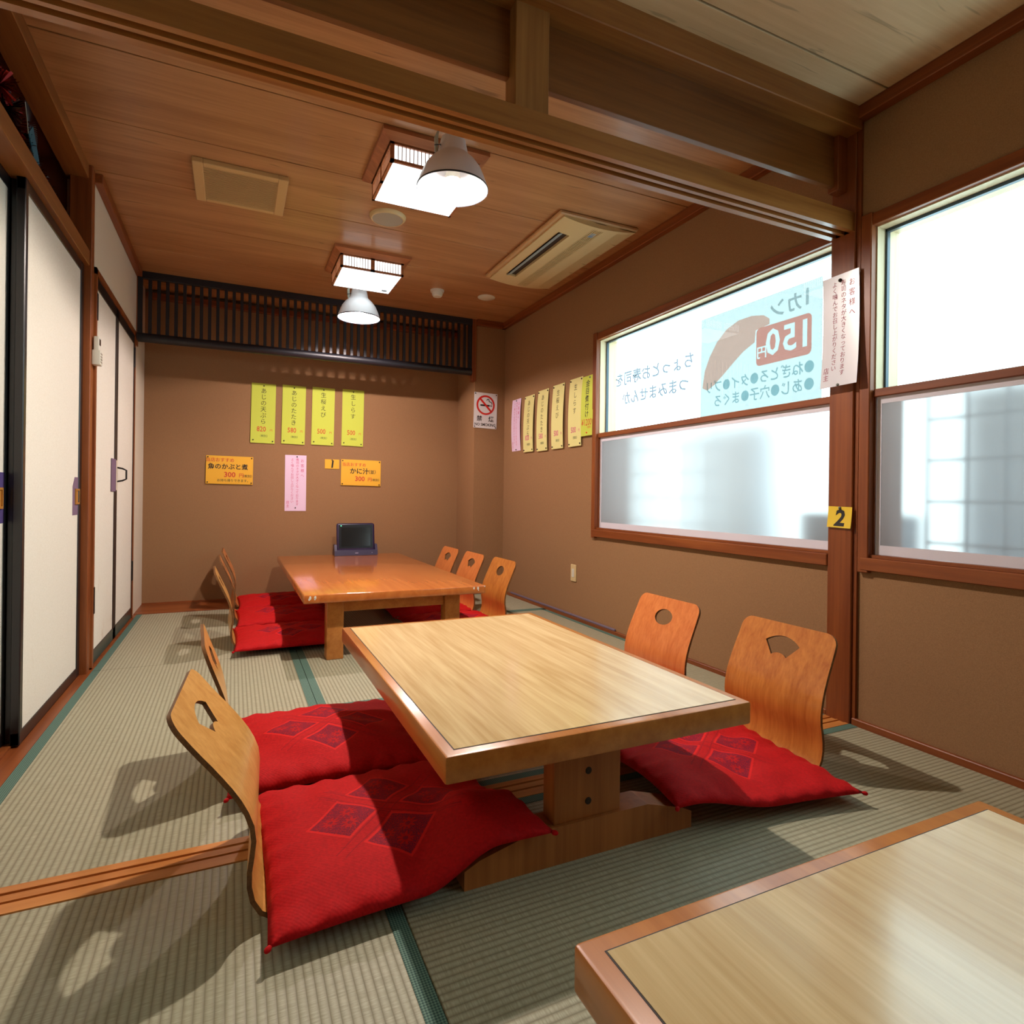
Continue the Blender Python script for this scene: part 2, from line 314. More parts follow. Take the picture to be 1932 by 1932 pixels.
# ceilings made of planks with recessed joints
ceil = st(boxes('ceiling', None, [(-1.0, 2.3, 1.5, 5.4, ZC+.012, 2.5), (-1.0, 2.3, -1.5, 1.56, ZF+.012, 2.5)], 'board_dark'))
ys = [1.56, 1.962, 2.439, 2.917, 3.395, 3.872, 4.35, 4.828, 5.25]
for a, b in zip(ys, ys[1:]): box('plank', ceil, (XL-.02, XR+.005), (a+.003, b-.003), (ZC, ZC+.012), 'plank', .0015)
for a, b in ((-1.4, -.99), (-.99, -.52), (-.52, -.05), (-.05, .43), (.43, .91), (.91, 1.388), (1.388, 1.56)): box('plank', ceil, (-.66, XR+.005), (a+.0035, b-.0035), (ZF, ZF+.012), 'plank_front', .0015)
# cornices (mawaribuchi)
st(box('trim_5', None, (2.122, XR), (YK1, YJ), (2.32, ZC), 'trim_y', .003)); st(box('trim_6', None, (1.885, XR), (YJ-.04, YJ), (2.32, ZC), 'trim_x', .003))
st(box('trim_7', None, (XL, XL+.035), (3.425, YJ-.03), (2.325, ZC), 'trim_y', .003)); st(box('trim_8', None, (-.6, 1.87), (YB-.05, YB), (2.30, 2.345), 'trim_x', .003))
st(box('trim_9', None, (2.118, XR), (-1.4, 1.515), (2.297, ZF), 'trim_y', .003))
# baseboards
st(box('baseboard_right', None, (2.146, XR), (1.62, YJ), (-.04, .022), 'trim_y', .003)); st(box('baseboard_front', None, (2.146, XR), (-1.4, 1.515), (-.04, .026), 'trim_y', .003))
st(box('baseboard_back', None, (-.64, 1.88), (YB-.008, YB), (0, .012), 'trim_x', .002)); st(box('baseboard_jut', None, (1.878, 2.15), (YJ-.012, YJ), (-.03, .02), 'trim_x', .002))
# room divider: post, lintel with grooves, open transom
div = st(box('trim_10', None, (2.142, 2.19), (1.518, 1.62), (-.04, ZF), 'trim_z', .003))      # main post
st(box('trim_11', None, (2.152, 2.168), (1.503, 1.519), (.02, 2.3), 'trim_z'))
a, b, z0, z1 = YK0, YK1, 1.887, 1.958
kp = [(a, z1), (a, z0), (a+.020, z0), (a+.020, z0+.016), (a+.042, z0+.016), (a+.042, z0), (a+.056, z0), (a+.056, z0+.016), (a+.078, z0+.016), (a+.078, z0), (b, z0), (b, z1)]
st(prism('trim_12', None, kp, 0, -.66, 2.142, 'kamoi'))
st(box('trim_13', None, (.708, .815), (1.53, 1.60), (1.958, 2.27), 'ranma_z', .002))             # short hanging post
st(box('trim_14', None, (-.66, .708), (1.572, 1.594), (2.066, 2.262), 'ranma', .001)); st(box('trim_15', None, (.815, 2.10), (1.572, 1.594), (2.066, 2.262), 'ranma', .001))
st(box('trim_16', None, (-.66, 2.142), (1.494, 1.60), (2.260, ZC), 'kamoi', .003)); st(box('trim_17', None, (2.09, 2.145), (1.555, 1.60), (2.05, 2.262), 'trim_z', .002))
st(boxes('wall_upper', None, [(-.9, 2.3, 1.545, 1.575, ZF-.02, 2.5)], 'board_dark'))
st(box('trim_18', None, (-.72, -.625), (YK0, YK1), (-.04, ZF), 'trim_z', .003))
# left side: recess over the sliding doors
st(box('trim_19', None, (-.71, -.62), (YK1, 3.405), (1.903, 1.973), 'lintel', .002))
st(box('trim_20', None, (-.72, -.627), (YK1, 3.405), (2.308, ZC), 'lintel', .002))
st(boxes('wall_recess', None, [(-1.0, -.94, 1.5, 3.45, 1.9, 2.5), (-.94, -.69, 1.5, 3.45, 1.9, 1.955), (-.94, -.72, 3.405, 3.43, 1.95, 2.4), (-.94, -.72, 1.56, 1.62, 1.95, 2.4)], 'board_dark'))
st(box('trim_21', None, (-.70, -.612), (3.352, 3.408), (-.04, ZC), 'trim_z', .003))           # left post
# closet frame
st(boxes('trim_22', None, [(-.64, -.606, 3.43, 3.462, 0, 1.925), (-.64, -.606, 4.672, 4.70, 0, 1.925), (-.64, -.606, 3.43, 4.70, 1.893, 1.925), (-.64, -.604, 3.43, 4.70, -.01, .008)], 'trim_z'))

# ------------------------------------------------------------------ doors
def fusuma(name, xf, y0, y1, z0, z1, rail, stl):
    d = st(box(name, None, (xf-.022, xf-.004), (y0+.005, y1-.005), (z0+.01, z1-.01), 'door_paper'))
    box('rail', d, (xf-.026, xf), (y0, y1), (z1-rail, z1), 'lacquer', .002); box('rail', d, (xf-.026, xf), (y0, y1), (z0, z0+rail*.8), 'lacquer', .002)
    box('stile', d, (xf-.026, xf+.001), (y0, y0+stl[0]), (z0, z1), 'lacquer', .003); box('stile', d, (xf-.026, xf+.001), (y1-stl[1], y1), (z0, z1), 'lacquer', .003)
    return d
def pull(d, xf, yc, zc, pm, w=.17, side=1):
    pts = [(-w/2, -.084), (w/2, -.084), (w/2, .086), (-w/2+.035, .086), (-w/2, .045)] if side > 0 else [(-w/2, -.084), (w/2, -.084), (w/2, .084), (-w/2, .084)]
    prism('pull_patch', d, [(yc+p[0], zc+p[1]) for p in pts], 0, xf-.004, xf-.0028, pm)
    f = boxes('pull_frame', d, [(xf-.003, xf+.002, yc-.037+.0, yc-.029, zc-.036, zc+.034), (xf-.003, xf+.002, yc+.029, yc+.037, zc-.036, zc+.034), (xf-.003, xf+.002, yc-.03, yc+.03, zc+.026, zc+.034), (xf-.003, xf+.002, yc-.03, yc+.03, zc-.036, zc-.028), (xf-.003, xf-.002, yc-.03, yc+.03, zc-.03, zc+.03)], 'pull_wood')
d1 = fusuma('door_1', -.642, 2.502, 3.352, .0, 1.917, .055, (.03, .045)); pull(d1, -.642, 3.285, .83, 'purple', .15, 1)
d2 = fusuma('door_2', -.690, 1.63, 2.56, .0, 1.917, .055, (.03, .045)); pull(d2, -.690, 2.455, .83, 'purple_dark', .16, 0)
st(box('trim_23', None, (-.69, -.668), (2.53, 2.56), (0, 1.917), 'lacquer', .003))
def closet_door(name, y0, y1, hinge):
    xf = -.61; d = st(box(name, None, (xf-.022, xf-.004), (y0+.004, y1-.004), (.02, 1.885), 'door_paper'))
    box('rail', d, (xf-.024, xf), (y0, y1), (1.835, 1.892), 'lacquer', .002); box('rail', d, (xf-.024, xf), (y0, y1), (.012, .08), 'lacquer', .002)
    box('stile', d, (xf-.024, xf), (y0, y0+(.012 if hinge < 0 else .04)), (.012, 1.892), 'plug_dark', .002); box('stile', d, (xf-.024, xf), (y1-(.04 if hinge < 0 else .012), y1), (.012, 1.892), 'plug_dark', .002)
    yh = y0 if hinge < 0 else y1
    for zz in (.26, 1.68): box('hinge', d, (xf-.002, xf+.006), (yh-.012, yh+.012), (zz, zz+.13), 'iron', .002)
    return d
d3 = closet_door('door_3', 3.462, 4.035, -1); d4 = closet_door('door_4', 4.037, 4.672, 1)
box('pull_patch', d3, (-.612, -.6092), (3.90, 4.03), (.853, 1.035), 'purple'); box('pull_patch', d4, (-.612, -.6092), (4.04, 4.09), (.86, 1.03), 'wall_cream')
tube('handle', d4, [(-.611, 4.075, .99), (-.585, 4.078, .985), (-.566, 4.082, .975), (-.566, 4.082, .925), (-.585, 4.078, .915), (-.611, 4.075, .91)], .005, 'iron')

# ------------------------------------------------------------------ windows
def window(name, y0, y1, near_jamb):
    f = st(box(name, None, (2.148, 2.30), (y0, y1), (1.884, 1.929), 'trim_y', .002))        # head
    box('window_sill', f, (2.140, 2.30), (y0, y1), (.594, .642), 'trim_y', .003); box('sill_lip', f, (2.156, 2.18), (y0, y1), (.642, .654), 'trim_y', .001)
    box('jamb', f, (2.142, 2.172), (y1-.03, y1+.012), (.585, 1.933), 'trim_z', .003)
    box('jamb_lining', f, (2.172, 2.30), (y1-.034, y1), (1.25, 1.885), 'pale_jamb'); box('jamb_lining', f, (2.172, 2.30), (y1-.034, y1), (.642, 1.25), 'trim_z')
    if near_jamb: box('jamb', f, (2.142, 2.30), (y0-.012, y0+.03), (.585, 1.933), 'trim_z', .003)
    ya, yb = y0+(.03 if near_jamb else 0), y1-.034
    box('head_lining', f, (2.172, 2.30), (ya, yb), (1.8795, 1.885), 'pale_jamb')
    for (u0, u1, v0, v1) in ((ya, yb, 1.868, 1.8795), (ya, yb, 1.255, 1.275), (yb-.008, yb, 1.27, 1.875), (ya, ya+.006, 1.27, 1.875)): box('sash_frame', f, (2.216, 2.234), (u0, u1), (v0, v1), 'sash', .001)
    mk('upper_pane', [(2.225, ya, 1.26), (2.225, yb, 1.26), (2.225, yb, 1.875), (2.225, ya, 1.875)], [(0, 1, 2, 3)], 'glass', f)
    box('middle_rail', f, (2.160, 2.185), (ya, yb), (1.243, 1.272), 'trim_y', .002)
    mk('lower_pane', [(2.180, ya, .65), (2.180, yb, .65), (2.180, yb, 1.246), (2.180, ya, 1.246)], [(0, 1, 2, 3)], 'frosted', f)
    for (u0, u1, v0, v1) in ((ya+.003, yb-.003, 1.217, 1.244), (ya+.003, yb-.003, .655, .690), (ya+.003, ya+.022, .69, 1.217), (yb-.020, yb-.003, .69, 1.217)):
        box('tape', f, (2.1775, 2.1795), (u0, u1), (v0, v1), 'tape')
    return f
w1 = window('window_1', 1.622, 3.345, False); w2 = window('window_2', -.58, 1.484, True)
# outside: block wall and grille dimly seen through the frosted lower panes
o = box('neighbour_wall', None, (2.95, 3.1), (3.05, 3.95), (-.3, 1.385), 'ext_grey', .01); tag(o, 'grey building block blurred behind frosted lower pane of far window', 'building')
o = box('neighbour_wall', None, (2.95, 3.1), (-.6, 1.68), (-.3, 1.385), 'ext_grey', .01); tag(o, 'grey building block blurred behind frosted lower pane of nearest window', 'building')
o = box('outdoor_box', None, (2.40, 2.62), (1.62, 2.03), (-.3, .79), 'ext_bar', .012, 2); tag(o, 'pale box standing outside at the low right corner of far window', 'box')
for (y0, y1, lab) in ((2.55, 3.38, 'faint square grille outside the frosted pane of far window'), (.35, 1.39, 'faint square grille outside the frosted pane of nearest window')):
    r = root('window_grille', (2.345, (y0+y1)/2, .62), lab, 'grille')
    n = round((y1-y0)/.135)
    for i in range(n+1): yy = y0+(y1-y0)*i/n; box('bar', r, (2.342, 2.348), (yy-.004, yy+.004), (.62, 1.30), 'ext_bar')
    for zz in (.70, .855, 1.01, 1.165): box('bar', r, (2.342, 2.348), (y0, y1), (zz-.004, zz+.004), 'ext_bar')

# ------------------------------------------------------------------ black lattice over the recess
lt = root('lattice_screen', (.61, 4.82, 1.885), 'long black slatted lattice hanging under the ceiling above the back wall', 'lattice')
box('top_rail', lt, (-.615, 1.845), (4.80, 4.835), (2.322, 2.371), 'lattice_black', .002)
prism('bottom_rail', lt, [(4.822+.034*math.cos(t), 1.918+.032*math.sin(t)) for t in [2*math.pi*i/16 for i in range(16)]], 0, -.615, 1.842, 'lattice_black', 50)
box('stile', lt, (-.615, -.585), (4.805, 4.83), (1.94, 2.325), 'lattice_black', .001); box('stile', lt, (1.812, 1.842), (4.805, 4.83), (1.94, 2.325), 'lattice_black', .001)
s0 = box('slat', lt, (-.551, -.530), (4.806, 4.828), (1.94, 2.325), 'lattice_black', .001)
for k in range(1, 45): c = s0.copy(); COL.objects.link(c); c.parent = lt; c.location.x = s0.location.x+.0527*k
st(box('trim_24', None, (-.645, -.612), (4.805, 4.85), (1.855, ZC), 'trim_z', .002)); st(box('trim_25', None, (1.846, 1.884), (4.805, 4.86), (1.838, ZC), 'trim_z', .002))

# ------------------------------------------------------------------ ceiling fixtures
def ceiling_box(y, label):
    r = root('ceiling_light', (.773, y+.228, ZC), label, 'ceiling light', 'square wooden ceiling lights')
    x0, x1, y0, y1 = .538, 1.010, y, y+.457
    def ring(name, a, za, b, zb, mat):   # sloping frame moulding from outline a at za to outline b at zb
        V = lambda q, z: [(q[0], q[2], z), (q[1], q[2], z), (q[1], q[3], z), (q[0], q[3], z)]
        vs = V(a, za)+V(a, za-.018)+V(b, zb); fs = []
        for k in range(4):
            j = (k+1) % 4; fs += [(k, j, 4+j, 4+k), (4+k, 4+j, 8+j, 8+k)]
        fs.append((0, 3, 2, 1)); return mk(name, vs, fs, mat, r)
    ring('frame', (x0, x1, y0, y1), ZC, (x0+.035, x1-.035, y0+.035, y1-.035), ZC-.040, 'lamp_wood')
    bx0, bx1, by0, by1, zt, zb = x0+.04, x1-.04, y0+.04, y1-.04, ZC-.03, 2.25
    for (px, py) in ((bx0, by0), (bx1-.016, by0), (bx0, by1-.016), (bx1-.016, by1-.016)): box('corner_post', r, (px, px+.016), (py, py+.016), (zb, zt), 'lamp_wood', .001)
    xm, ym = (bx0+bx1)/2, (by0+by1)/2
    for yy in (by0, by1-.014): box('mullion', r, (xm-.012, xm+.012), (yy, yy+.014), (zb, zt), 'lamp_wood')
    for xx in (bx0, bx1-.014): box('mullion', r, (xx, xx+.014), (ym-.012, ym+.012), (zb, zt), 'lamp_wood')
    for yy in (by0, by1-.014):
        box('rail', r, (bx0, bx1), (yy, yy+.014), (zb, zb+.012), 'lamp_wood'); box('rail', r, (bx0, bx1), (yy, yy+.014), (zt-.018, zt), 'lamp_wood')
    for xx in (bx0, bx1-.014):
        box('rail', r, (xx, xx+.014), (by0, by1), (zb, zb+.012), 'lamp_wood'); box('rail', r, (xx, xx+.014), (by0, by1), (zt-.018, zt), 'lamp_wood')
    pn = box('side_diffuser', r, (bx0+.009, bx1-.009), (by0+.009, by1-.009), (zb+.006, zt-.002), 'panel_light')
    box('bottom_diffuser', r, (bx0+.012, bx1-.012), (by0+.012, by1-.012), (zb-.002, zb+.005), 'panel_light', .001)
    bars = []
    for a0, a1 in ((bx0+.016, xm-.012), (xm+.012, bx1-.016)):
        for i in range(1, 10): xx = a0+(a1-a0)*i/10; bars += [(xx-.0016, xx+.0016, by0+.004, by0+.008, zb+.012, zt-.018), (xx-.0016, xx+.0016, by1-.008, by1-.004, zb+.012, zt-.018)]
    for a0, a1 in ((by0+.016, ym-.012), (ym+.012, by1-.016)):
        for i in range(1, 10): yy = a0+(a1-a0)*i/10; bars += [(bx0+.004, bx0+.008, yy-.0016, yy+.0016, zb+.012, zt-.018), (bx1-.008, bx1-.004, yy-.0016, yy+.0016, zb+.012, zt-.018)]
    tag(boxes('slats', r, bars, 'lamp_wood'), kind='stuff'); return r
ceiling_box(2.439, 'large lit wooden box light on ceiling behind the nearer bell lamp')
f2 = ceiling_box(3.727, 'smaller looking lit wooden box light in front of the far bell lamp')
box('rating_label', f2, (.90, .935), (4.07, 4.095), (2.2472, 2.2479), 'label_blue')
def bell(x, y, zr, R, bulb, label):
    r = root('bell_lamp', (x, y, ZC), label, 'lamp', 'white bell shaped spot lamps')
    h = R*1.46
    out = [(.030/.144*R*1.15, h), (.046/.144*R, h-.006), (.050/.144*R, h*.93), (.062/.144*R, h*.66), (.066/.144*R, h*.63), (.092/.144*R, h*.52), (.115/.144*R, h*.37), (.131/.144*R, h*.19), (.140/.144*R, h*.07), (R, 0)]
    inn = [(R-.003, .0005), (.137/.144*R, h*.07), (.128/.144*R, h*.19), (.112/.144*R, h*.365), (.089/.144*R, h*.51), (.062/.144*R, h*.62), (.040/.144*R, h*.66)]
    lathe('shade', r, [(p, zr+q) for p, q in out], (x, y, 0), 'shade_white', 48)
    lathe('shade_lining', r, [(p, zr+q) for p, q in inn]+[(.0005, zr+h*.665)], (x, y, 0), 'shade_white', 48)
    lathe('rim', r, [(R-.003, zr-.0005), (R-.001, zr-.003), (R+.001, zr-.001), (R+.0008, zr+.0035), (R-.003, zr+.001)], (x, y, 0), 'rim_dark', 48)
    lathe('bulb', r, [(.0004, zr+.024), (.012, zr+.0255), (.021, zr+.030), (.027, zr+.037)], (x, y, 0), bulb, 20, smooth=80)
    lathe('bulb_body', r, [(.0272, zr+.0372), (.030, zr+.038), (.032, zr+.044), (.026, zr+.075), (.018, zr+.095), (.018, zr+.125)], (x, y, 0), 'white_plastic', 20)
    tube('stem', r, [(x, y, zr+h-.01), (x+.004, y, zr+h+.03), (x+.012, y+.004, ZC)], .007, 'cord_grey'); lathe('ceiling_rose', r, [(.0001, ZC-.016), (.03, ZC-.016), (.036, ZC)], (x+.012, y+.004, 0), 'cord_grey', 20)
    for k in range(3):
        s = .004*k; tube('cord', r, [(x+.004+s, y-.004, ZC-.008), (x-.02, y-.014-s, zr+h+.035), (x-.060-s, y-.018, zr+h+.018), (x-.080+s, y-.014, zr+h-.03), (x-.076+s, y-.008, zr+h-.08), (x-.058+s*.5, y-.004, zr+h-.10)], .0045, 'cord_grey')
    tube('cord_tie', r, [(x-.085, y-.02, zr+h-.062), (x-.06, y-.024, zr+h-.056), (x-.052, y+.002, zr+h-.052)], .002, 'rim_dark', 6)
    return r
bell(.79, 2.302, 2.097, .144, 'bulb_near', 'white metal bell lamp nearest the wooden beam, in front of the ceiling light')
bell(.776, 4.225, 2.080, .144, 'bulb_far', 'white metal bell lamp in front of the black lattice')
# ventilation grille
r = root('ceiling_vent', (.016, 3.25, ZC), 'beige rectangular ventilation grille on the wooden ceiling', 'vent')
x0, x1, y0, y1, zt, zb = -.19, .222, 3.05, 3.448, ZC, 2.346
box('back_plate', r, (x0+.01, x1-.01), (y0+.01, y1-.01), (zb+.014, zt), 'dark_slot')
box('frame_side', r, (x0, x0+.045), (y0, y1), (zb, zt), 'vent_plastic', .003); box('frame_side', r, (x1-.045, x1), (y0, y1), (zb, zt), 'vent_plastic', .003)
box('frame_side', r, (x0+.045, x1-.045), (y0, y0+.036), (zb+.001, zt), 'vent_plastic', .003); box('frame_side', r, (x0+.045, x1-.045), (y1-.03, y1), (zb+.001, zt), 'vent_plastic', .003)
n = 26; sl = []
for i in range(n): yy = y0+.038+(y1-y0-.07)*i/n; sl.append((x0+.045, x1-.045, yy, yy+.0062, zb+.002, zb+.0045))
tag(boxes('louvers', r, sl, 'vent_plastic'), kind='stuff')
# air conditioner cassette
r = root('air_conditioner', (1.795, 3.27, ZC), 'beige ceiling cassette air conditioner with grilles near the window wall', 'air conditioner')
x0, x1, y0, y1 = 1.543, 2.045, 2.747, 3.79
box('frame', r, (x0, x1), (y0, y1), (ZC-.022, ZC), 'beige_frame', .006)
def acz(x): t = (x-(x0+x1)/2)/((x1-x0)/2); return ZC-.024-.026*(1-t*t)
def strip(name, xa, xb, ya, yb, mat, lift=0, n=6):
    xs = [xa+(xb-xa)*i/n for i in range(n+1)]; vs, fs = [], []
    for x in xs: vs += [(x, ya, acz(x)-lift), (x, yb, acz(x)-lift), (x, ya, ZC-.02), (x, yb, ZC-.02)]
    for i in range(n):
        a, b = i*4, i*4+4; fs += [(a, b, b+1, a+1), (a, a+2, b+2, b), (a+1, b+1, b+3, a+3)]
    fs += [(0, 1, 3, 2), (n*4, n*4+2, n*4+3, n*4+1)]; return mk(name, vs, fs, mat, r, 30)
L0, L1 = y0+.012, y1-.012
strip('panel', x0+.03, x0+.085, L0, L1, 'beige_plastic'); strip('panel', x0+.155, x0+.225, L0, L1, 'beige_plastic'); strip('panel', x0+.295, x0+.385, L0, L1, 'beige_plastic'); strip('panel', x1-.022, x1-.012, L0, L1, 'beige_plastic', n=2)
strip('panel', x0+.085, x0+.155, L0, L0+.16, 'beige_plastic'); strip('panel', x0+.085, x0+.155, L1-.15, L1, 'beige_plastic')
box('outlet', r, (x0+.085, x0+.155), (L0+.16, L1-.15), (ZC-.03, ZC-.0205), 'dark_slot')
mk('louver_flap', [(x0+.088, L0+.165, ZC-.046), (x0+.088, L1-.155, ZC-.046), (x0+.122, L1-.155, ZC-.031), (x0+.122, L0+.165, ZC-.031), (x0+.088, L0+.165, ZC-.048), (x0+.088, L1-.155, ZC-.048), (x0+.122, L1-.155, ZC-.033), (x0+.122, L0+.165, ZC-.033)], [(0, 1, 2, 3), (4, 7, 6, 5), (0, 4, 5, 1), (3, 2, 6, 7), (0, 3, 7, 4), (1, 5, 6, 2)], 'grey_flap', r)
def grille(xa, xb, n):
    b = []
    for i in range(n): x = xa+(xb-xa)*(i+.5)/n; hw = (xb-xa)/n*.27; b.append((x-hw, x+hw, L0+.03, L1-.03, acz(x), acz(x)+.0035))
    for t in (.18, .34, .5, .66, .82): yy = L0+(L1-L0)*t; b.append((xa, xb, yy-.003, yy+.003, acz((xa+xb)/2)+.001, acz((xa+xb)/2)+.006))
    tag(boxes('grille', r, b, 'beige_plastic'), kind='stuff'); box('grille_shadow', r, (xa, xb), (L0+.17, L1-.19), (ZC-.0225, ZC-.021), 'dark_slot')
    for ya, yb in ((L0, L0+.03), (L1-.03, L1)): strip('panel', xa, xb, ya, yb, 'beige_plastic', n=3)
    box('grille_backing', r, (xa, xb), (L0, L0+.17), (ZC-.026, ZC-.021), 'beige_frame'); box('grille_backing', r, (xa, xb), (L1-.19, L1), (ZC-.026, ZC-.021), 'beige_frame')
grille(x0+.225, x0+.295, 6); grille(x0+.385, x1-.022, 10)
box('display', r, (x0+.245, x0+.275), (L0+.07, L0+.12), (acz(x0+.26)-.001, ZC-.03), 'grey_flap', .001); box('display_label', r, (x0+.247, x0+.273), (L0+.095, L0+.118), (acz(x0+.26)-.0016, acz(x0+.26)-.0008), 'label_blue')
# round ceiling devices
r = root('ceiling_speaker', (.744, 3.245, ZC), 'round beige ceiling speaker with grey mesh between the box lights', 'speaker')
lathe('ring', r, [(.082, ZC-.018), (.088, ZC-.018), (.097, ZC-.008), (.098, ZC)], (.744, 3.245, 0), 'beige_plastic', 40); lathe('mesh', r, [(.0005, ZC-.021), (.05, ZC-.020), (.083, ZC-.017)], (.744, 3.245, 0), 'grey_mesh', 40)
r = root('smoke_detector', (1.351, 4.254, ZC), 'small white stepped smoke detector on ceiling near back', 'smoke detector')
lathe('base', r, [(.048, ZC-.016), (.052, ZC)], (1.351, 4.254, 0), 'white_plastic', 32, cap=True); lathe('head', r, [(.0005, ZC-.048), (.03, ZC-.047), (.038, ZC-.036), (.04, ZC-.016)], (1.351, 4.254, 0), 'white_plastic', 32)
r = root('blank_cover', (1.735, 4.23, ZC), 'flat white round cover plate on ceiling in the back right corner', 'cover plate')
lathe('plate', r, [(.0005, ZC-.007), (.06, ZC-.007), (.066, ZC-.004), (.067, ZC)], (1.735, 4.23, 0), 'white_plastic', 36)

# ------------------------------------------------------------------ tables
def slab(name, r, x0, x1, y0, y1, z0, z1, mat, bev): return box(name, r, (x0, x1), (y0, y1), (z0, z1), mat, bev, 3)
tf = root('low_table', (.805, 4.09, 0), 'glossy orange brown low table with white chips, set against the back wall', 'table', 'low tables')
slab('tabletop', tf, .318, 1.293, 3.108, 5.085, .305, .350, 'table_far', .007)
for lx in (.440, 1.078):
    for ly in (3.172, 4.93): slab('leg', tf, lx, lx+.085, ly, ly+.085, 0, .306, 'table_edge', .004)
for ly in (3.20, 4.955): box('apron', tf, (.525, 1.078), (ly, ly+.03), (.24, .305), 'table_edge', .002)
for lx in (.465, 1.11): box('apron', tf, (lx, lx+.03), (3.257, 4.93), (.24, .305), 'table_edge', .002)
def blot(x, z, s, sd):
    rnd = random.Random(sd); pts = [(x+s*(.7+.3*rnd.random())*math.cos(t)*.75, z+s*(.7+.3*rnd.random())*math.sin(t)*1.25) for t in [i*math.pi/5 for i in range(10)]]
    mk('chip_mark', [(p[0], 3.1074, p[1]) for p in pts], [list(range(10))[::-1]], 'sticker_white', tf)
blot(.350, .336, .0085, 1); blot(.345, .328, .006, 2); blot(.374, .337, .0085, 3); blot(.372, .329, .005, 4); blot(1.222, .337, .0065, 5); blot(1.246, .336, .008, 6); blot(1.249, .325, .004, 7); blot(1.287, .345, .005, 8)
def pedestal_table(x0, y0, label):
    W, L, zt = .812, 1.235, .345
    r = root('low_table', (x0+W/2, y0+L/2, 0), label, 'table', 'low tables')
    bw = .026
    # edge band as four rails with a rounded top arris, pale laminate let in with a dark joint line
    bm = bmesh.new(); addbox(bm, x0, x0+W, y0, y0+L, .288, zt, .006, 2); bm_mk('table_frame', bm, 'table_edge', r, 40)
    box('joint_line', r, (x0+bw, x0+W-bw), (y0+bw, y0+L-bw), (zt-.01, zt+.0006), 'plug_dark')
    box('laminate_top', r, (x0+bw+.0022, x0+W-bw-.0022), (y0+bw+.0022, y0+L-bw-.0022), (zt-.01, zt+.0012), 'laminate')
    xc = x0+W/2
    for k, yy in enumerate((y0+.10, y0+L-.175)):
        prism('foot', r, [(xc-.325, 0), (xc+.305, 0), (xc+.305, .042), (xc+.27, .058), (xc+.165, .088), (xc-.165, .088), (xc-.29, .058), (xc-.325, .042)], 1, yy, yy+.075, 'table_base')
        slab('leg', r, xc-.100, xc+.088, yy+.01, yy+.065, .086, .290, 'table_base', .004)
        yp = yy+.0098 if k == 0 else yy+.0652
        for zz in (.127, .200): lathe('plug', r, [(.0005, -.0012), (.0085, -.001), (.0088, .001)], (xc-.006, yp, zz), 'plug_dark', 16, axis='Y')
        box('cleat', r, (xc-.20, xc-.10), (yy+.015, yy+.06), (.250, .290), 'table_base', .002); box('cleat', r, (xc+.088, xc+.19), (yy+.015, yy+.06), (.250, .290), 'table_base', .002)
    box('stretcher', r, (xc-.04, xc+.03), (y0+.16, y0+L-.16), (.16, .20), 'table_base', .003)
    return r
pedestal_table(.381, 1.110, 'pale topped low pedestal table between the red cushions')
pedestal_table(.360, .591-1.235, 'pale topped low table cut off at the bottom right corner')

# ------------------------------------------------------------------ legless chairs of bent plywood
PROF = [(.40, .012), (.28, .012), (.16, .012), (.085, .012), (.048, .0155), (.022, .03), (.006, .058), (0, .095), (.003, .13), (.008, .165)]
UPPER = [(.004, .205), (-.014, .255), (-.044, .31), (-.078, .365), (-.112, .425)]
def catmull(P, n=7):
    out = []
    for i in range(len(P)-1):
        p = [P[max(i-1, 0)], P[i], P[i+1], P[min(i+2, len(P)-1)]]
        for k in range(n):
            t = k/n; out.append(tuple(.5*(2*p[1][d]+(p[2][d]-p[0][d])*t+(2*p[0][d]-5*p[1][d]+4*p[2][d]-p[3][d])*t*t+(3*p[1][d]-p[0][d]-3*p[2][d]+p[3][d])*t**3) for d in (0, 1)))
    return out+[P[-1]]
def set_curve(k):
    global CURVE, ARC, S_END, S_HEEL
    CURVE = catmull(PROF+[(.008+(x-.008)*k, z) for x, z in UPPER]); ARC = [0]
    for a_, b_ in zip(CURVE, CURVE[1:]): ARC.append(ARC[-1]+math.hypot(b_[0]-a_[0], b_[1]-a_[1]))
    S_END = ARC[-1]; S_HEEL = ARC[5*7]
def curve_at(s):
    s = min(max(s, 0), ARC[-1]); i = max(k for k in range(len(ARC)-1) if ARC[k] <= s); t = (s-ARC[i])/(ARC[i+1]-ARC[i])
    a, b = CURVE[i], CURVE[i+1]; d = Vector((b[0]-a[0], 0, b[1]-a[1])).normalized()
    j = min(i+1, len(CURVE)-2); d2 = Vector((CURVE[j+1][0]-CURVE[j][0], 0, CURVE[j+1][1]-CURVE[j][1])).normalized(); d = d.lerp(d2, t).normalized()
    return Vector((a[0]+(b[0]-a[0])*t, 0, a[1]+(b[1]-a[1])*t)), Vector((d.z, 0, -d.x))
def inside(p, poly):
    c = False; n = len(poly)
    for i in range(n):
        a, b = poly[i], poly[(i+1) % n]
        if (a[1] > p[1]) != (b[1] > p[1]) and p[0] < (b[0]-a[0])*(p[1]-a[1])/(b[1]-a[1])+a[0]: c = not c
    return c
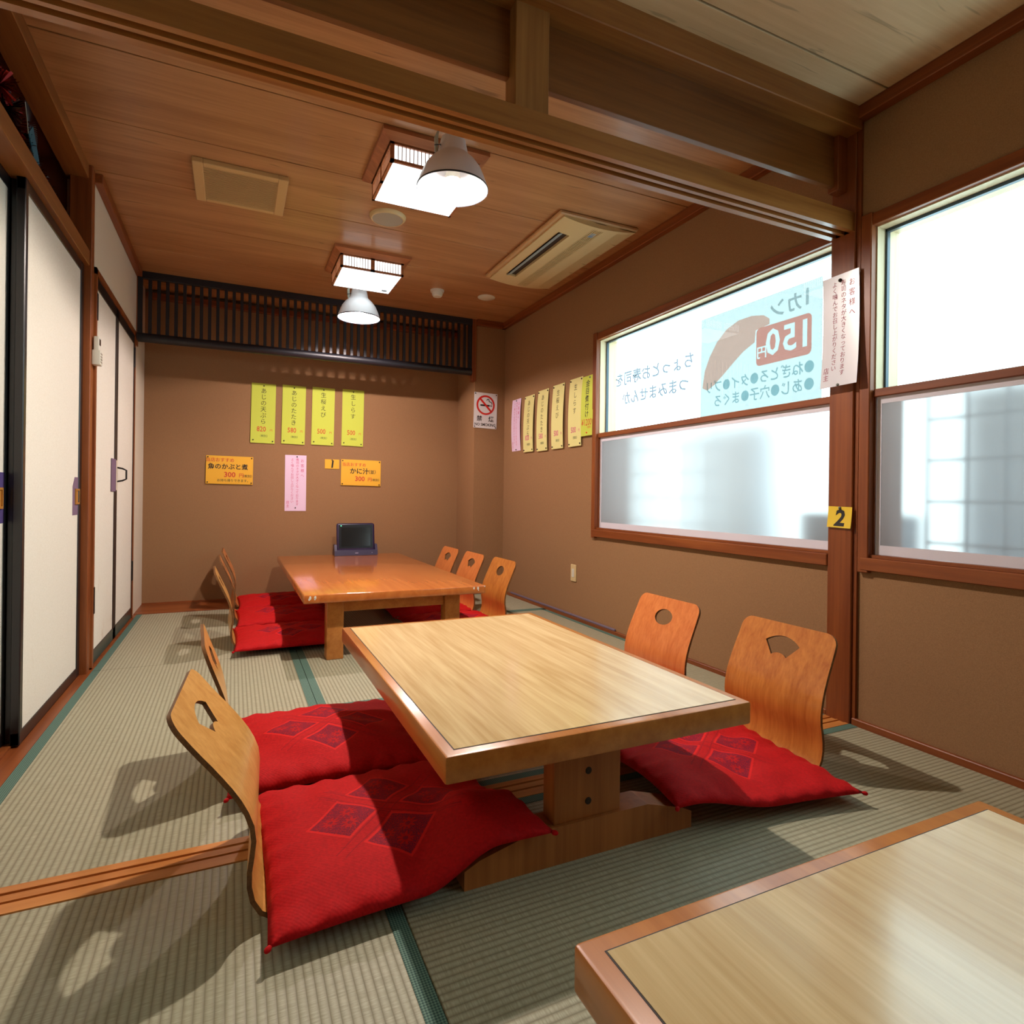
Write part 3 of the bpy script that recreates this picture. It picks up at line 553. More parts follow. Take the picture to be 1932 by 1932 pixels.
def shell_mesh(name, outline, holes, mats, th=.0095):
    pts, edges = [], []
    for loop in [outline]+holes:
        b0 = len(pts); n = len(loop); pts += [Vector(p) for p in loop]; edges += [(b0+i, b0+(i+1) % n) for i in range(n)]
    w0, w1 = min(p[0] for p in outline), max(p[0] for p in outline); s0_, s1_ = min(p[1] for p in outline), max(p[1] for p in outline)
    ns = int((s1_-s0_)/.014)
    for i in range(1, ns):
        for j in range(1, 10):
            q = (w0+(w1-w0)*j/10, s0_+(s1_-s0_)*i/ns)
            if inside(q, outline) and not any(inside(q, h) for h in holes) and min(math.hypot(q[0]-p[0], q[1]-p[1]) for p in pts[:len(edges)]) > .007: pts.append(Vector(q))
    v2, e2, f2, *_ = delaunay_2d_cdt(pts, edges, [], 1, 1e-5)
    f2 = [f for f in f2 if not any(inside((sum(v2[i].x for i in f)/3, sum(v2[i].y for i in f)/3), h) for h in holes)]
    top, bot = [], []
    for v in v2:
        c, n_ = curve_at(v.y); n_ = n_ if n_.length else Vector((1, 0, 0)); p = c+Vector((0, v.x, 0)); top.append(p+n_*th/2); bot.append(p-n_*th/2)
    N = len(v2); faces, fm = [], []; cnt = {}
    for f in f2:
        f = list(f); faces.append(f); fm.append(0); faces.append([N+i for i in f[::-1]]); fm.append(0)
        for k in range(3): a, b = f[k], f[(k+1) % 3]; cnt.setdefault((min(a, b), max(a, b)), []).append((a, b))
    for k, l in cnt.items():
        if len(l) == 1: a, b = l[0]; faces.append([b, a, N+a, N+b]); fm.append(1)
    me = bpy.data.meshes.new(name); me.from_pydata([tuple(p) for p in top+bot], [], faces)
    for k in mats: me.materials.append(MAT[k])
    for pl, i in zip(me.polygons, fm): pl.material_index = i; pl.use_smooth = True
    me.set_sharp_from_angle(angle=math.radians(40)); me.validate(); return me
def rounded(w, s_lo, s_hi, r, taper=0, nlo=False):
    pts = []
    for k in range(7): t = k/6*math.pi/2; pts.append((w-taper-r+r*math.cos(t), s_hi-r+r*math.sin(t)))
    for k in range(7): t = math.pi/2+k/6*math.pi/2; pts.append((-(w-taper)+r+r*math.cos(t), s_hi-r+r*math.sin(t)))
    for k in range(1, 14): pts.append((-(w-taper*(1-k/14)), s_hi-r-(s_hi-r-s_lo)*k/14))
    for k in range(9): pts.append((-w+2*w*k/8, s_lo))
    for k in range(1, 14): pts.append((w-taper*(k/14), s_lo+(s_hi-r-s_lo)*k/14))
    return pts
def fan_hole(sc):
    p = []
    for k in range(11): t = math.radians(-40+80*k/10); p.append((.108*math.sin(t), sc+.108*math.cos(t)))
    for k in range(9): t = math.radians(40-80*k/8); p.append((.048*math.sin(t), sc+.048*math.cos(t)))
    return p
def oval_hole(sc): return [(.054*math.cos(t), sc+.034*math.sin(t)) for t in [2*math.pi*k/24 for k in range(24)]]
def make_chair(ply, hole, lean):
    set_curve(lean)
    h = [fan_hole(S_END-.152)] if hole == 'fan' else [oval_hole(S_END-.085)]
    back = shell_mesh('backrest', rounded(.203, S_HEEL, S_END, .040, .012), h, [ply, 'ply_edge'])
    so = [(w, S_HEEL-s) for w, s in rounded(.203, 0, S_HEEL, .05)]
    seat = shell_mesh('seat', so[::-1], [], [ply, 'ply_edge'])
    return back, seat
CH = {}
def chair(kind, x, y, rz, label, lean=.75):
    key = kind+(lean,)
    if key not in CH: CH[key] = make_chair('ply_'+kind[0], kind[1], lean)
    r = root('legless_chair', (x, y, 0), label, 'chair', 'bent plywood legless chairs'); r.rotation_euler = (0, 0, rz)
    for nm, me in zip(('backrest', 'seat'), CH[key]):
        o = link(bpy.data.objects.new(nm, me)); o.parent = r
    return r
PI = math.pi
chair(('light', 'fan'), .046, 1.475, math.radians(-3), 'nearest yellowish plywood legless chair at the left front of the pale table', 1.3)
chair(('light', 'fan'), -.018, 2.045, math.radians(3), 'second plywood legless chair on the left side of the pale table', .6)
chair(('dark', 'fan'), 1.662, 1.462, PI, 'brown plywood legless chair with fan shaped cutout beside the wooden post')
chair(('orange', 'oval'), 1.622, 2.030, PI, 'orange plywood legless chair with oval cutout at the far right of the pale table')
chair(('light', 'fan'), -.012, 3.73, math.radians(2), 'nearest of the three legless chairs left of the orange table')
chair(('orange', 'fan'), -.0, 4.42, math.radians(2), 'middle of the three legless chairs left of the orange table')
chair(('orange', 'fan'), .010, 4.97, 0, 'farthest legless chair left of the orange table, mostly hidden')
chair(('dark', 'oval'), 1.590, 3.68, PI, 'nearest of the three legless chairs right of the orange table')
chair(('orange', 'fan'), 1.555, 4.14, PI, 'middle of the three legless chairs right of the orange table')
chair(('orange', 'fan'), 1.535, 4.62, PI, 'farthest legless chair right of the orange table, near back corner')

# ------------------------------------------------------------------ red floor cushions
def sstep(a, b, x): t = min(max((x-a)/(b-a), 0), 1); return t*t*(3-2*t)
def cushion_mesh(seed, a=.295, b=.285, th=.062, lift=None, n=34):
    rnd = random.Random(seed); ph = [(rnd.uniform(6, 16), rnd.uniform(0, 6.28), rnd.uniform(0, 3.14), rnd.uniform(.0008, .0026)) for _ in range(7)]
    vs, fs = [], []
    for side in (1, 0):
        for i in range(n+1):
            for j in range(n+1):
                u, v = -1+2*i/n, -1+2*j/n
                x = a*u*(1-.045*(1-v*v)); y = b*v*(1-.045*(1-u*u))
                e = ((1-abs(u)**2.6)*(1-abs(v)**2.6)); hgt = max(e, 0)**.42
                z = .0235+.014
                if side: 
                    z += (th-.014)*hgt*(.86+.14*math.cos(u*2)*math.cos(v*2))
                    for fq, p0, an, am in ph: z += am*math.sin(fq*(x*math.cos(an)+y*math.sin(an))*4+p0)*min(1, hgt)
                    ed = max(abs(u), abs(v)); z += .0035*sstep(.72, .95, ed)*(1-sstep(.95, 1, ed))*math.sin(26*(u if abs(v) > abs(u) else v)+seed)
                else: z -= .0135*min(1, hgt*1.3)
                if lift: z += lift(x, y)
                vs.append((x, y, z))
    m = (n+1)*(n+1)
    for i in range(n):
        for j in range(n):
            q = [i*(n+1)+j, (i+1)*(n+1)+j, (i+1)*(n+1)+j+1, i*(n+1)+j+1]; fs.append(q); fs.append([m+k for k in q[::-1]])
    rim = [i*(n+1) for i in range(n+1)]+[n*(n+1)+j for j in range(1, n+1)]+[i*(n+1)+n for i in range(n-1, -1, -1)]+[j for j in range(n-1, 0, -1)]
    for k in range(len(rim)): p_, q_ = rim[k], rim[(k+1) % len(rim)]; fs.append([p_, q_, m+q_, m+p_][::-1])
    bm = bmesh.new(); me = bpy.data.meshes.new('cover'); me.from_pydata(vs, [], fs); bm.from_mesh(me)
    bmesh.ops.remove_doubles(bm, verts=bm.verts, dist=.00005); bmesh.ops.recalc_face_normals(bm, faces=bm.faces); bm.to_mesh(me); bm.free()
    me.materials.append(MAT['cushion_cloth'])
    for pl in me.polygons: pl.use_smooth = True
    me.update(); return me
def tuft_mesh():
    bm = bmesh.new(); bmesh.ops.create_icosphere(bm, subdivisions=2, radius=.0065); bmesh.ops.scale(bm, vec=(1.3, .9, .9), verts=bm.verts)
    me = bpy.data.meshes.new('corner_tuft'); bm.to_mesh(me); bm.free(); me.materials.append(MAT['cushion_cloth'])
    for pl in me.polygons: pl.use_smooth = True
    return me
TUFT = tuft_mesh(); CM = [cushion_mesh(11), cushion_mesh(23)]
def cushion(x, y, rz, label, me=None, a=.295, b=.285, tufts=(0, 1, 2, 3), zt=None):
    r = root('floor_cushion', (x, y, 0), label, 'cushion', 'red floor cushions'); r.rotation_euler = (0, 0, rz)
    o = link(bpy.data.objects.new('cover', me or CM[0])); o.parent = r
    for k in tufts:
        sx, sy = ((1, 1), (1, -1), (-1, 1), (-1, -1))[k]; t = link(bpy.data.objects.new('corner_tuft', TUFT)); t.parent = r
        t.location = (sx*(a-.001), sy*(b-.001), .036+(zt[k] if zt else 0)); t.rotation_euler = (0, 0, math.atan2(sy, sx))
    return r
lA = lambda x, y: .066*sstep(.0, .17, x)*sstep(.06, -.14, y)
cushion(.356, 1.462, math.radians(1.5), 'red figured cushion nearest the camera on the left of the pale table', cushion_mesh(5, .300, .300, .062, lA, 44), .300, .300, zt=[0, .066, 0, 0])
cushion(.290, 2.052, math.radians(-1), 'second red cushion on the left of the pale table, farther from camera', cushion_mesh(8, .295, .298, .078, None, 44), .295, .298)
lB = lambda x, y: .048*sstep(.02, -.26, x)*sstep(.28, -.2, y)
cushion(1.348, 1.428, math.radians(-7), 'red cushion on the window side, spilling from under the pale table', cushion_mesh(17, .305, .300, .062, lB, 44), .305, .300, zt=[0, 0, 0, .048])
cushion(1.325, 2.02, 0, 'red cushion hidden under the far right side of the pale table', CM[1])
cushion(.300, 3.655, 0, 'nearest red cushion at the left of the orange table', CM[1]); cushion(.315, 4.255, 0, 'middle red cushion at the left of the orange table', CM[0]); cushion(.325, 4.845, math.radians(1), 'farthest red cushion at the left of the orange table', CM[1])
cushion(1.275, 3.62, 0, 'nearest red cushion at the right of the orange table', CM[0]); cushion(1.265, 4.22, 0, 'middle red cushion at the right of the orange table', CM[1]); cushion(1.255, 4.82, 0, 'farthest red cushion at the right of the orange table', CM[0])

# ------------------------------------------------------------------ ordering tablet
r = root('order_tablet', (.914, 5.02, .35), 'dark purple ordering tablet in its dock on the far end of the orange table', 'tablet')
zt = .351
prism('dock', r, [(4.955, zt), (5.072, zt), (5.060, zt+.03), (5.04, zt+.05), (5.000, zt+.048), (4.965, zt+.044)], 0, .742, 1.088, 'tablet_purple')
for xa, xb in ((.742, .762), (1.068, 1.088)): prism('dock_arm', r, [(4.963, zt+.04), (5.055, zt+.04), (5.050, zt+.088), (4.988, zt+.088)], 0, xa, xb, 'tablet_purple')
def lean(y, z): return 4.968+(z-zt)*.16+y
bm = bmesh.new(); addbox(bm, .762, 1.068, 0, .024, 0, .232, .016, 3)
for v in bm.verts: z = v.co.z; v.co = Vector((v.co.x, lean(v.co.y, zt+.028+z), zt+.028+z))
bm_mk('body', bm, 'tablet_purple', r, 40)
def plate(name, xa, xb, za, zb, off, mat): return mk(name, [(xa, lean(off, za), za), (xb, lean(off, za), za), (xb, lean(off, zb), zb), (xa, lean(off, zb), zb)], [(0, 1, 2, 3)], mat, r)
plate('bezel', .778, 1.052, zt+.058, zt+.250, -.0006, 'tablet_black'); plate('display', .797, 1.033, zt+.074, zt+.226, -.0014, 'screen')
ball('status_light', r, (.797, lean(-.002, zt+.24), zt+.24), .0042, 'led_green', 2)
box('logo_plate', r, (.905, .930), (4.9575, 4.9595), (zt+.016, zt+.022), 'logo_grey'); box('logo_mark', r, (1.038, 1.044), (4.9575, 4.9595), (zt+.018, zt+.022), 'logo_grey')

# ------------------------------------------------------------------ wall odds and ends
r = root('wall_socket', (2.163, 3.596, .32), 'beige wall socket plate low on the right wall', 'socket')
box('plate', r, (2.155, XR), (3.562, 3.632), (.262, .380), 'beige_plastic', .003); box('insert', r, (2.152, 2.157), (3.583, 3.611), (.292, .350), 'white_plastic', .001)
r = root('cable_duct', (2.15, 3.9, .022), 'thin purple grey cable duct lying on the baseboard of right wall', 'cable duct')
for ya, yb in ((3.08, 3.6), (3.6, 4.1), (4.1, 4.62)): box('segment', r, (2.146, 2.161), (ya+.001, yb-.001), (.022, .036), 'duct', .003)
r = root('remote_control', (-.605, 3.40, 1.44), 'white remote control in a holder on the left wooden post', 'remote control')
box('holder', r, (-.612, -.578), (3.375, 3.425), (1.45, 1.52), 'white_plastic', .004, 2); box('body', r, (-.606, -.584), (3.378, 3.422), (1.455, 1.585), 'white_plastic', .004, 2)
box('display', r, (-.584, -.5832), (3.385, 3.415), (1.545, 1.575), 'screen')
for i in range(2):
    for j in range(4): box('button', r, (-.578, -.5765), (3.383+i*.02, 3.395+i*.02), (1.462+j*.013, 1.469+j*.013), 'grey_mesh')
# New Year style ornament in the dark opening over the sliding doors
r = root('tinsel_ornament', (-.70, 2.70, 1.973), 'dark red foil tinsel ornament with teal sprig in the opening above sliding doors', 'ornament')
def tuftball(name, c, R, n, mat, sd, wd=.004):
    rnd = random.Random(sd); vs, fs = [], []
    for i in range(n):
        d = Vector((rnd.gauss(0, 1), rnd.gauss(0, 1), rnd.gauss(0, 1))).normalized(); s_ = d.orthogonal().normalized()*wd; k = len(vs); C_ = Vector(c); L_ = R*(.7+.3*rnd.random())
        vs += [C_-s_*.5, C_+s_*.5, C_+d*L_+s_, C_+d*L_-s_]; fs.append((k, k+1, k+2, k+3))
    tag(mk(name, vs, fs, mat, r), kind='stuff')
for i, (yy, zz, m_) in enumerate(((2.44, 2.16, 'tinsel_red'), (2.50, 2.12, 'tinsel_dark'), (2.56, 2.10, 'tinsel_red'), (2.60, 2.06, 'tinsel_dark'), (2.68, 2.05, 'tinsel_dark'), (2.78, 2.03, 'tinsel_red'), (2.86, 2.02, 'tinsel_dark'))): tuftball('tinsel', (-.70, yy, zz), .062, 170, m_, i)
vs, fs = [], []
for i in range(26):
    t = math.radians(-30+150*i/25); k = len(vs); L_ = .10; vs += [(-.665, 2.60, 2.125), (-.664, 2.603, 2.128), (-.66, 2.60+L_*math.cos(t), 2.125+L_*math.sin(t)*.7), (-.66, 2.597+L_*math.cos(t), 2.122+L_*math.sin(t)*.7)]; fs.append((k, k+1, k+2, k+3))
tag(mk('pine_sprig', vs, fs, 'tinsel_teal', r), kind='stuff')
mk('paper_fan', [(-.655, 2.565, 2.085), (-.652, 2.60, 2.125), (-.655, 2.70, 2.035), (-.658, 2.66, 2.01), (-.652, 2.565, 2.085), (-.649, 2.60, 2.125), (-.652, 2.70, 2.035), (-.655, 2.66, 2.01)], [(0, 1, 2, 3), (7, 6, 5, 4), (0, 4, 5, 1), (1, 5, 6, 2), (2, 6, 7, 3), (3, 7, 4, 0)], 'fan_teal', r)
tube('string', r, [(-.64, 2.475, 2.14), (-.638, 2.49, 2.09), (-.637, 2.50, 2.05)], .0012, 'cord_grey', 5)

# ------------------------------------------------------------------ notices and lettering
_dg = None
def text_mesh(s, size, bold=0.0, shear=0.0, vertical=False, lead=1.0, xs=1.0, align='CENTER', line=0.0):
    cu = bpy.data.curves.new('lettering', 'FONT'); cu.body = '\n'.join(s) if vertical else s; cu.size = size
    cu.align_x = 'CENTER' if vertical else align; cu.align_y = 'CENTER' if not vertical else 'TOP'; cu.space_line = lead; cu.offset = bold*size; cu.shear = shear
    cu.resolution_u = 2; cu.fill_mode = 'NONE' if line else 'FRONT'; cu.bevel_depth = line; cu.bevel_resolution = 0
    o = bpy.data.objects.new('lettering', cu); COL.objects.link(o); bpy.context.view_layer.update()
    me = bpy.data.meshes.new_from_object(o.evaluated_get(bpy.context.evaluated_depsgraph_get())); bpy.data.objects.remove(o); bpy.data.curves.remove(cu)
    V = [(v.co.x*xs, v.co.y) for v in me.vertices]
    if vertical and V:
        hi, lo = max(v[1] for v in V), min(v[1] for v in V); k = (len(s)*size*lead)/max(hi-lo, 1e-6)
        V = [(x, (y-hi)*k) for x, y in V]
    return V, [tuple(p.vertices) for p in me.polygons], me
class Sheet:
    """a flat or gently bowed piece of paper; u = right, v = up, n = towards the viewer; (0,0) is its centre"""
    def __init__(s, name, c, u, v, w, h, mat, label, cat, group=None, bow=0.0, curl=0.0, tilt=0.0, th=.0007):
        s.c, s.u, s.v = Vector(c), Vector(u), Vector(v); s.n = s.u.cross(s.v); ct, stt = math.cos(tilt), math.sin(tilt)
        s.u, s.v = s.u*ct+s.v*stt, s.v*ct-s.u*stt; s.w, s.h, s.bow, s.curl = w, h, bow, curl
        s.r = root(name, tuple(s.c), label, cat, group); vs, fs = [], []; nu, nv = 6, 10
        for k in (0, 1):
            for i in range(nu+1):
                for j in range(nv+1): vs.append(s.P(-w/2+w*i/nu, -h/2+h*j/nv, th*k))
        m = (nu+1)*(nv+1); I = lambda i, j: i*(nv+1)+j
        for i in range(nu):
            for j in range(nv): q = [I(i, j), I(i+1, j), I(i+1, j+1), I(i, j+1)]; fs += [q[::-1], [m+k for k in q]]
        rim = [I(i, 0) for i in range(nu+1)]+[I(nu, j) for j in range(1, nv+1)]+[I(i, nv) for i in range(nu-1, -1, -1)]+[I(0, j) for j in range(nv-1, 0, -1)]
        for k in range(len(rim)): a, b = rim[k], rim[(k+1) % len(rim)]; fs.append([a, b, m+b, m+a])
        mk('paper', vs, fs, mat, s.r, 60); s.th = th
    def P(s, a, b, d=0.0):
        t = b/s.h+.5; k = s.bow*4*t*(1-t)+s.curl*(1-t)**2
        return s.c+s.u*a+s.v*b+s.n*(d+.0012+k)
    def text(s, body, a, b, size, mat, name='lettering', mirror=False, lift=.0006, **kw):
        vs, fs, me = text_mesh(body, size, **kw); bpy.data.meshes.remove(me); k = -1 if mirror else 1
        return mk(name, [s.P(a+k*x, b+y, s.th+lift) for x, y in vs], [f[::-1] for f in fs] if mirror else fs, mat, s.r)
    def poly(s, pts, mat, name='print', lift=.0005):
        return mk(name, [s.P(x, y, s.th+lift) for x, y in pts], [list(range(len(pts)))], mat, s.r)
    def ring(s, a, b, r0, r1, mat, name='ring', lift=.0006, n=48):
        vs, fs = [], []
        for i in range(n): t = 2*math.pi*i/n; vs += [s.P(a+r0*math.cos(t), b+r0*math.sin(t), s.th+lift), s.P(a+r1*math.cos(t), b+r1*math.sin(t), s.th+lift)]
        for i in range(n): j = (i+1) % n; fs.append((2*i, 2*i+1, 2*j+1, 2*j))
        return mk(name, vs, fs, mat, s.r)
    def pin(s, a, b, mat='pin', r=.0062): p = s.P(a, b, s.th+.002); return ball('pin', s.r, tuple(p), r, mat, 1, (1, 1, 1))
BU, BV = (1, 0, 0), (0, 0, 1)            # on the back wall
RU = (0, -1, 0)                          # on the right wall
def menu(c, u, w, h, mat, label, body, price, inkp, bow, curl, tilt, pins):
    s = Sheet('menu_strip', c, u, BV, w, h, mat, label, 'menu strip', 'menu strips', bow, curl, tilt)
    n = len(body); s.text(body, 0, h/2-.040, .046, 'ink', vertical=True, lead=1.04 if n > 4 else 1.14, name='dish_name')
    s.text(price, -.012, -h/2+.112, .056, inkp, xs=.82, bold=.012, name='price'); s.text('円', .062, -h/2+.106, .022, inkp, name='yen_mark'); s.text('（税別）', .008, -h/2+.058, .021, 'ink_green', name='tax_note')
    for p in pins: s.pin(*p)
    return s
yb = YB-.002; D = [('あじの天ぷら', '820'), ('あじのたたき', '580'), ('生桜えび', '500'), ('生しらす', '500')]
for i, (xx, (d_, p_)) in enumerate(zip((.209, .4415, .675, .9205), D)):
    w_, h_ = .182, .484
    menu((xx, yb, 1.497+.003*i), BU, w_, h_, 'yellow_paper', 'yellow green menu strip %s on the back wall' % ('priced 820, leftmost in its row', 'priced 580', 'priced 500, second from the right', 'priced 500, rightmost in its row')[i], d_, p_, 'ink_red', .003, .004, math.radians(-.8), [(0, h_/2-.02), (-w_/2+.02, -h_/2+.024), (w_/2-.016, -h_/2+.018)])
for i, (yy, hh, (d_, p_)) in enumerate(zip((4.312, 4.076, 3.835, 3.588), (.455, .472, .474, .476), D)):
    w_ = .172
    menu((XR-.002, yy, 1.438+.002*i), RU, w_, hh, 'pale_yellow_paper', 'pale yellow menu strip on the right wall %s' % ('priced 820, beside the pink note', 'priced 580', 'priced 500, third of the four', 'priced 500, touching the handwritten strip')[i], d_, p_, 'ink_pink', .012, .010, 0, [(-w_/2+.014, hh/2-.016), (w_/2-.014, hh/2-.016), (-w_/2+.014, -hh/2+.016), (w_/2-.014, -hh/2+.016)])
s = Sheet('menu_strip', (XR-.006, 3.424, 1.468), RU, BV, .150, .405, 'yellow_paper', 'bright yellow handwritten menu strip half behind the window frame', 'menu strip', 'menu strips', .010, .010)
s.text('金目煮付け', 0, .175, .050, 'ink_black', vertical=True, lead=1.02, bold=.008, name='dish_name'); s.text('¥1200', -.004, -.115, .062, 'ink_red', xs=.8, shear=.2, bold=.006, name='price'); s.text('（税別）', .03, -.148, .018, 'ink_red', name='tax_note'); s.pin(.02, .188, 'pin_grey', .007); s.pin(.0, -.182, 'pin_red')
NOTE = ['お 客 様 へ', '寿司のネタが大きくなっております', 'よく噛んでお召し上がりください', '店主']
def note(c, u, w, h, mat, ink, label, tilt=0, bow=0, curl=0):
    s = Sheet('notice', c, u, BV, w, h, mat, label, 'notice', 'vertical notices to guests', bow, curl, tilt)
    k = h/.462
    s.text(NOTE[0].replace(' ', ''), w*.31, h/2-.032*k, .028*k, ink, vertical=True, lead=1.3); s.text(NOTE[1], w*.08, h/2-.026*k, .0245*k, ink, vertical=True, lead=1.0); s.text(NOTE[2], -w*.16, h/2-.026*k, .0245*k, ink, vertical=True, lead=1.0); s.text(NOTE[3], -w*.36, -h/2+.085*k, .026*k, ink, vertical=True, lead=1.05)
    return s
s = note((.4625, yb, .937), BU, .167, .462, 'pink_paper', 'ink_pink', 'pink notice with vertical red writing on the back wall'); s.pin(.01, .218); s.pin(0, -.205)
s = note((XR-.002, 4.557, 1.451), RU, .168, .437, 'pink_paper', 'ink_pink', 'pink notice on the right wall next to the back corner', bow=.01); s.pin(0, .205); s.pin(.0, -.208)
s = note((2.128, 1.562, 1.515), RU, .152, .437, 'lam_paper', 'ink_maroon', 'glossy laminated white notice hung on the post between the windows', tilt=math.radians(1.2), bow=-.004, curl=.02); s.pin(0, .195, 'pin', .008); s.pin(.0, -.214, 'pin_grey', .006)
def offer(c, w, h, label, lines, tilt):
    s = Sheet('offer_sheet', c, BU, BV, w, h, 'orange_paper', label, 'offer sheet', 'orange offer sheets', .004, .006, tilt)
    for (t_, a_, b_, z_, m_, bo) in lines: s.text(t_, a_, b_, z_, m_, bold=bo)
    for a_ in (-w/2+.012, w/2-.012):
        for b_ in (-h/2+.012, h/2-.012): s.pin(a_, b_)
offer((-.031, yb, 1.030), .338, .222, 'orange offer sheet with four lines of text at the left of the back wall', [('当店おすすめ', -.07, .076, .034, 'ink_red', .008), ('魚のかぶと煮', -.012, .024, .048, 'ink_black', .02), ('300', .0, -.038, .056, 'ink_red', .02), ('円', .083, -.042, .036, 'ink_red', .012), ('（税別）', .13, -.046, .024, 'ink_black', .01), ('お持ち帰りできます。', .03, -.084, .024, 'ink_green', .006)], math.radians(-.6))
offer((.996, yb, 1.036), .338, .222, 'orange offer sheet with three lines of text right of the number one card', [('当店おすすめ', -.06, .066, .034, 'ink_red', .008), ('かに汁', -.015, .010, .054, 'ink_black', .022), ('（並）', .095, .008, .036, 'ink_black', .012), ('300', -.01, -.054, .056, 'ink_red', .02), ('円', .075, -.058, .036, 'ink_red', .012), ('（税別）', .125, -.06, .024, 'ink_black', .01)], math.radians(-.8))
s = Sheet('number_card', (.753, yb, 1.104), BU, BV, .118, .080, 'orange_paper', 'small orange card with a black number 1', 'number card', 'table number cards'); s.text('1', 0, -.004, .085, 'ink_black', bold=.03, shear=.12, name='numeral'); s.pin(0, .034)
s = Sheet('number_card', (2.1405, 1.566, .790), RU, BV, .100, .082, 'card_yellow', 'small yellow card with a black number 2 on the post', 'number card', 'table number cards', tilt=math.radians(-1.5), curl=.006); s.text('2', 0, -.006, .088, 'ink_black', bold=.03, shear=.12, name='numeral'); s.pin(0, .036, 'pin_grey')
s = Sheet('no_smoking_sign', (1.980, YJ-.002, 1.593), BU, BV, .218, .308, 'white_paper', 'white no smoking sign with a red barred circle in the back right corner', 'sign', tilt=math.radians(-1.2))
cy_ = .048; s.ring(0, cy_, .070, .086, 'sign_red', 'circle')
s.poly([(-.05, cy_-.010), (.038, cy_-.010), (.038, cy_+.004), (-.05, cy_+.004)], 'ink_black', 'cigarette'); s.poly([(.043, cy_-.010), (.049, cy_-.010), (.049, cy_+.004), (.043, cy_+.004)], 'ink_black', 'cigarette'); s.poly([(.053, cy_-.010), (.059, cy_-.010), (.059, cy_+.004), (.053, cy_+.004)], 'ink_black', 'cigarette')
tp = [(.058, .010), (.058, .022), (.050, .030), (.038, .030), (.030, .036), (.032, .046), (.024, .054), (.012, .05), (.010, .04)]
for (p0, p1) in zip(tp, tp[1:]):
    d_ = Vector((p1[0]-p0[0], p1[1]-p0[1])).normalized()*.0035; s.poly([(p0[0]-d_.y, cy_+p0[1]+d_.x), (p0[0]+d_.y, cy_+p0[1]-d_.x), (p1[0]+d_.y, cy_+p1[1]-d_.x), (p1[0]-d_.y, cy_+p1[1]+d_.x)][::1], 'ink_black', 'smoke')
q = .0525; s.poly([(-q-.006, cy_+q-.006), (q-.006, cy_-q-.006), (q+.006, cy_-q+.006), (-q+.006, cy_+q+.006)], 'sign_red', 'bar', .0009)
s.text('禁', -.055, -.075, .052, 'ink_black', bold=.016); s.text('煙', .055, -.075, .052, 'ink_black', bold=.016); s.text('NO SMOKING', 0, -.124, .034, 'ink_black', bold=.02, xs=.92)
for a_ in (-.098, .098):
    for b_ in (-.143, .143): s.pin(a_, b_)
# window poster, printed for the street: seen mirrored from inside (u points to +Y so that the writing reads reversed)
s = Sheet('window_poster', (2.2325, 2.082, 1.539), RU, BV, .718, .515, 'poster_sheet', 'translucent sushi price poster seen mirrored on the far window pane', 'poster')
def rrect(a0, a1, b0, b1, r):
    p = []
    for cx, cy0, t0 in ((a1-r, b1-r, 0), (a0+r, b1-r, 90), (a0+r, b0+r, 180), (a1-r, b0+r, 270)):
        for k in range(6): t = math.radians(t0+18*k); p.append((cx+r*math.cos(t), cy0+r*math.sin(t)))
    return p
def cut_box(outline, items):
    pts = [Vector(p) for p in outline]; n0 = len(pts); ed = [(k, (k+1) % n0) for k in range(n0)]; tris = []
    for body, a0, b0, size in items:
        V, F, me = text_mesh(body, size, bold=.02); bpy.data.meshes.remove(me); V = [(a0-x, b0+y) for x, y in V]; cnt = {}; o0 = len(pts); pts += [Vector(v) for v in V]
        for f in F:
            for k in range(1, len(f)-1): tris.append((V[f[0]], V[f[k]], V[f[k+1]]))
            for k in range(len(f)): e = (min(f[k], f[(k+1) % len(f)]), max(f[k], f[(k+1) % len(f)])); cnt[e] = cnt.get(e, 0)+1
        ed += [(o0+a, o0+b) for (a, b), c in cnt.items() if c == 1]
    v2, e2, f2, *_ = delaunay_2d_cdt(pts, ed, [], 0, 1e-6)
    ok = []
    for f in f2:
        c = (sum(v2[k].x for k in f)/3, sum(v2[k].y for k in f)/3)
        if inside(c, outline) and not any(inside(c, t) for t in tris): ok.append(f)
    mk('price_box', [s.P(v.x, v.y, s.th+.0005) for v in v2], ok, 'poster_red', s.r)
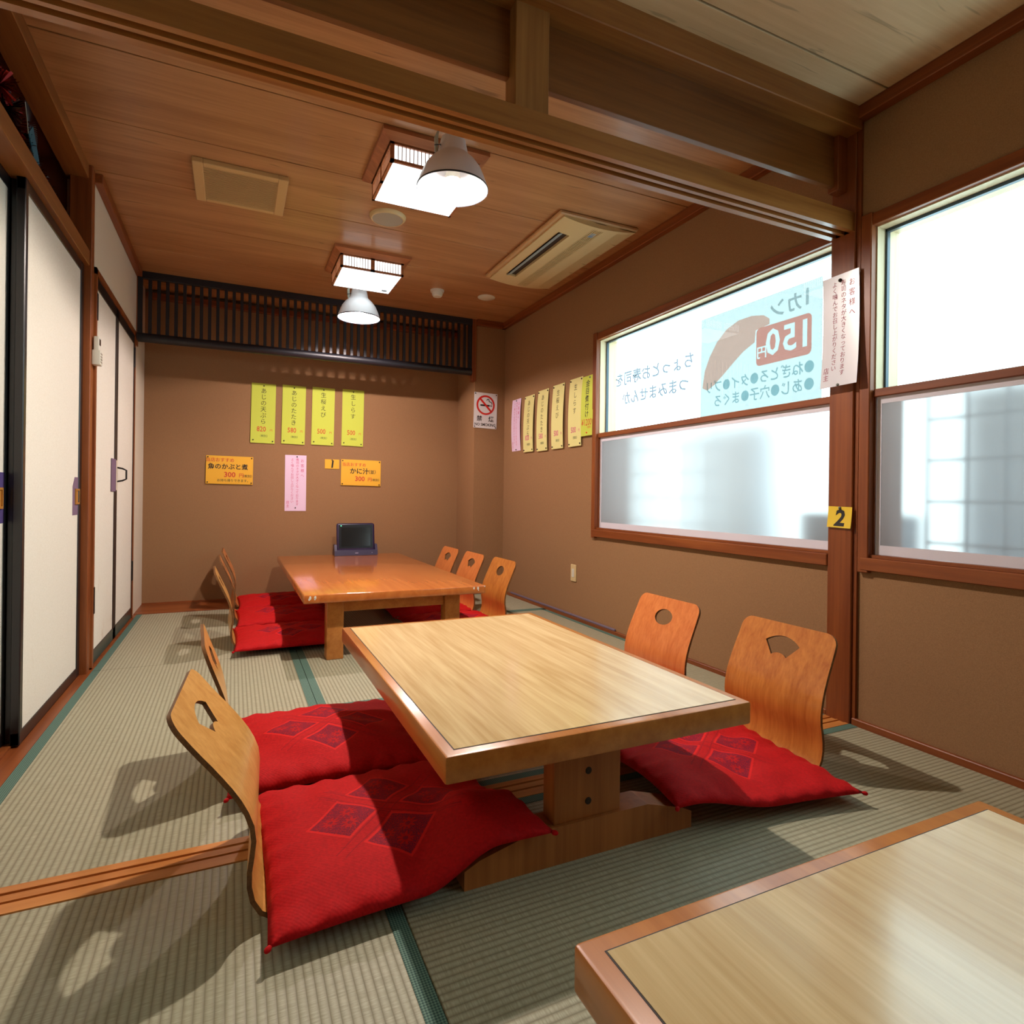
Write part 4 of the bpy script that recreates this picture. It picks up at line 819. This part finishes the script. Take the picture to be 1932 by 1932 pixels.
cut_box(rrect(.010, .308, -.058, .120, .022), [('1', .275, .032, .165), ('5', .195, .032, .165), ('0', .105, .032, .165), ('円', .042, .0, .062)])
s.text('1', .285, .190, .100, 'poster_grey', mirror=True, bold=.02); s.text('カン', .175, .180, .090, 'poster_grey', mirror=True, bold=.02)
s.text('●ねぎとろ●タイ●ブリ', .0, -.115, .066, 'poster_teal', mirror=True, bold=.012, xs=.92); s.text('●あじ●穴子●まぐろ', .03, -.190, .066, 'poster_teal', mirror=True, bold=.012, xs=.92)
fish = [(-.345, -.105), (-.330, -.02), (-.295, .05), (-.245, .115), (-.180, .165), (-.10, .190), (-.02, .190), (.05, .175), (.085, .15), (.085, .125), (.05, .12), (.005, .115), (.0, .06), (-.07, .03), (-.13, -.01), (-.20, -.06), (-.26, -.10), (-.31, -.122)]
s.poly(fish, 'poster_salmon', 'sushi_picture')
for k in range(5): t = k/4; s.poly([(-.30+.25*t, -.04+.16*t), (-.295+.25*t, -.05+.16*t), (-.25+.26*t, .02+.12*t), (-.26+.26*t, .03+.12*t)], 'poster_white', 'sushi_shine', .001)
def window_lettering(c, body, size, label):
    s = Sheet.__new__(Sheet); s.c, s.u, s.v = Vector(c), Vector(RU), Vector(BV); s.n = s.u.cross(s.v); s.h, s.bow, s.curl, s.th = 1, 0, 0, 0
    s.r = root('window_lettering', tuple(c), label, 'lettering', 'cut letters on the far window pane')
    vs, fs, me = text_mesh(body, size, bold=.030, line=.0011); bpy.data.meshes.remove(me); mk('outline', [s.P(-x, y, -.0004) for x, y in vs], [f[::-1] for f in fs], 'letter_line', s.r)
    vs, fs, me = text_mesh(body, size, bold=.010); bpy.data.meshes.remove(me); mk('letter_face', [s.P(-x, y, .0004) for x, y in vs], [f[::-1] for f in fs], 'letter_fill', s.r)
window_lettering((2.231, 2.855, 1.597), 'ちょっとお寿司を', .092, 'upper row of mirrored cut letters on the far window pane')
window_lettering((2.231, 2.835, 1.472), 'つまみませんか', .088, 'lower row of mirrored cut letters on the far window pane')
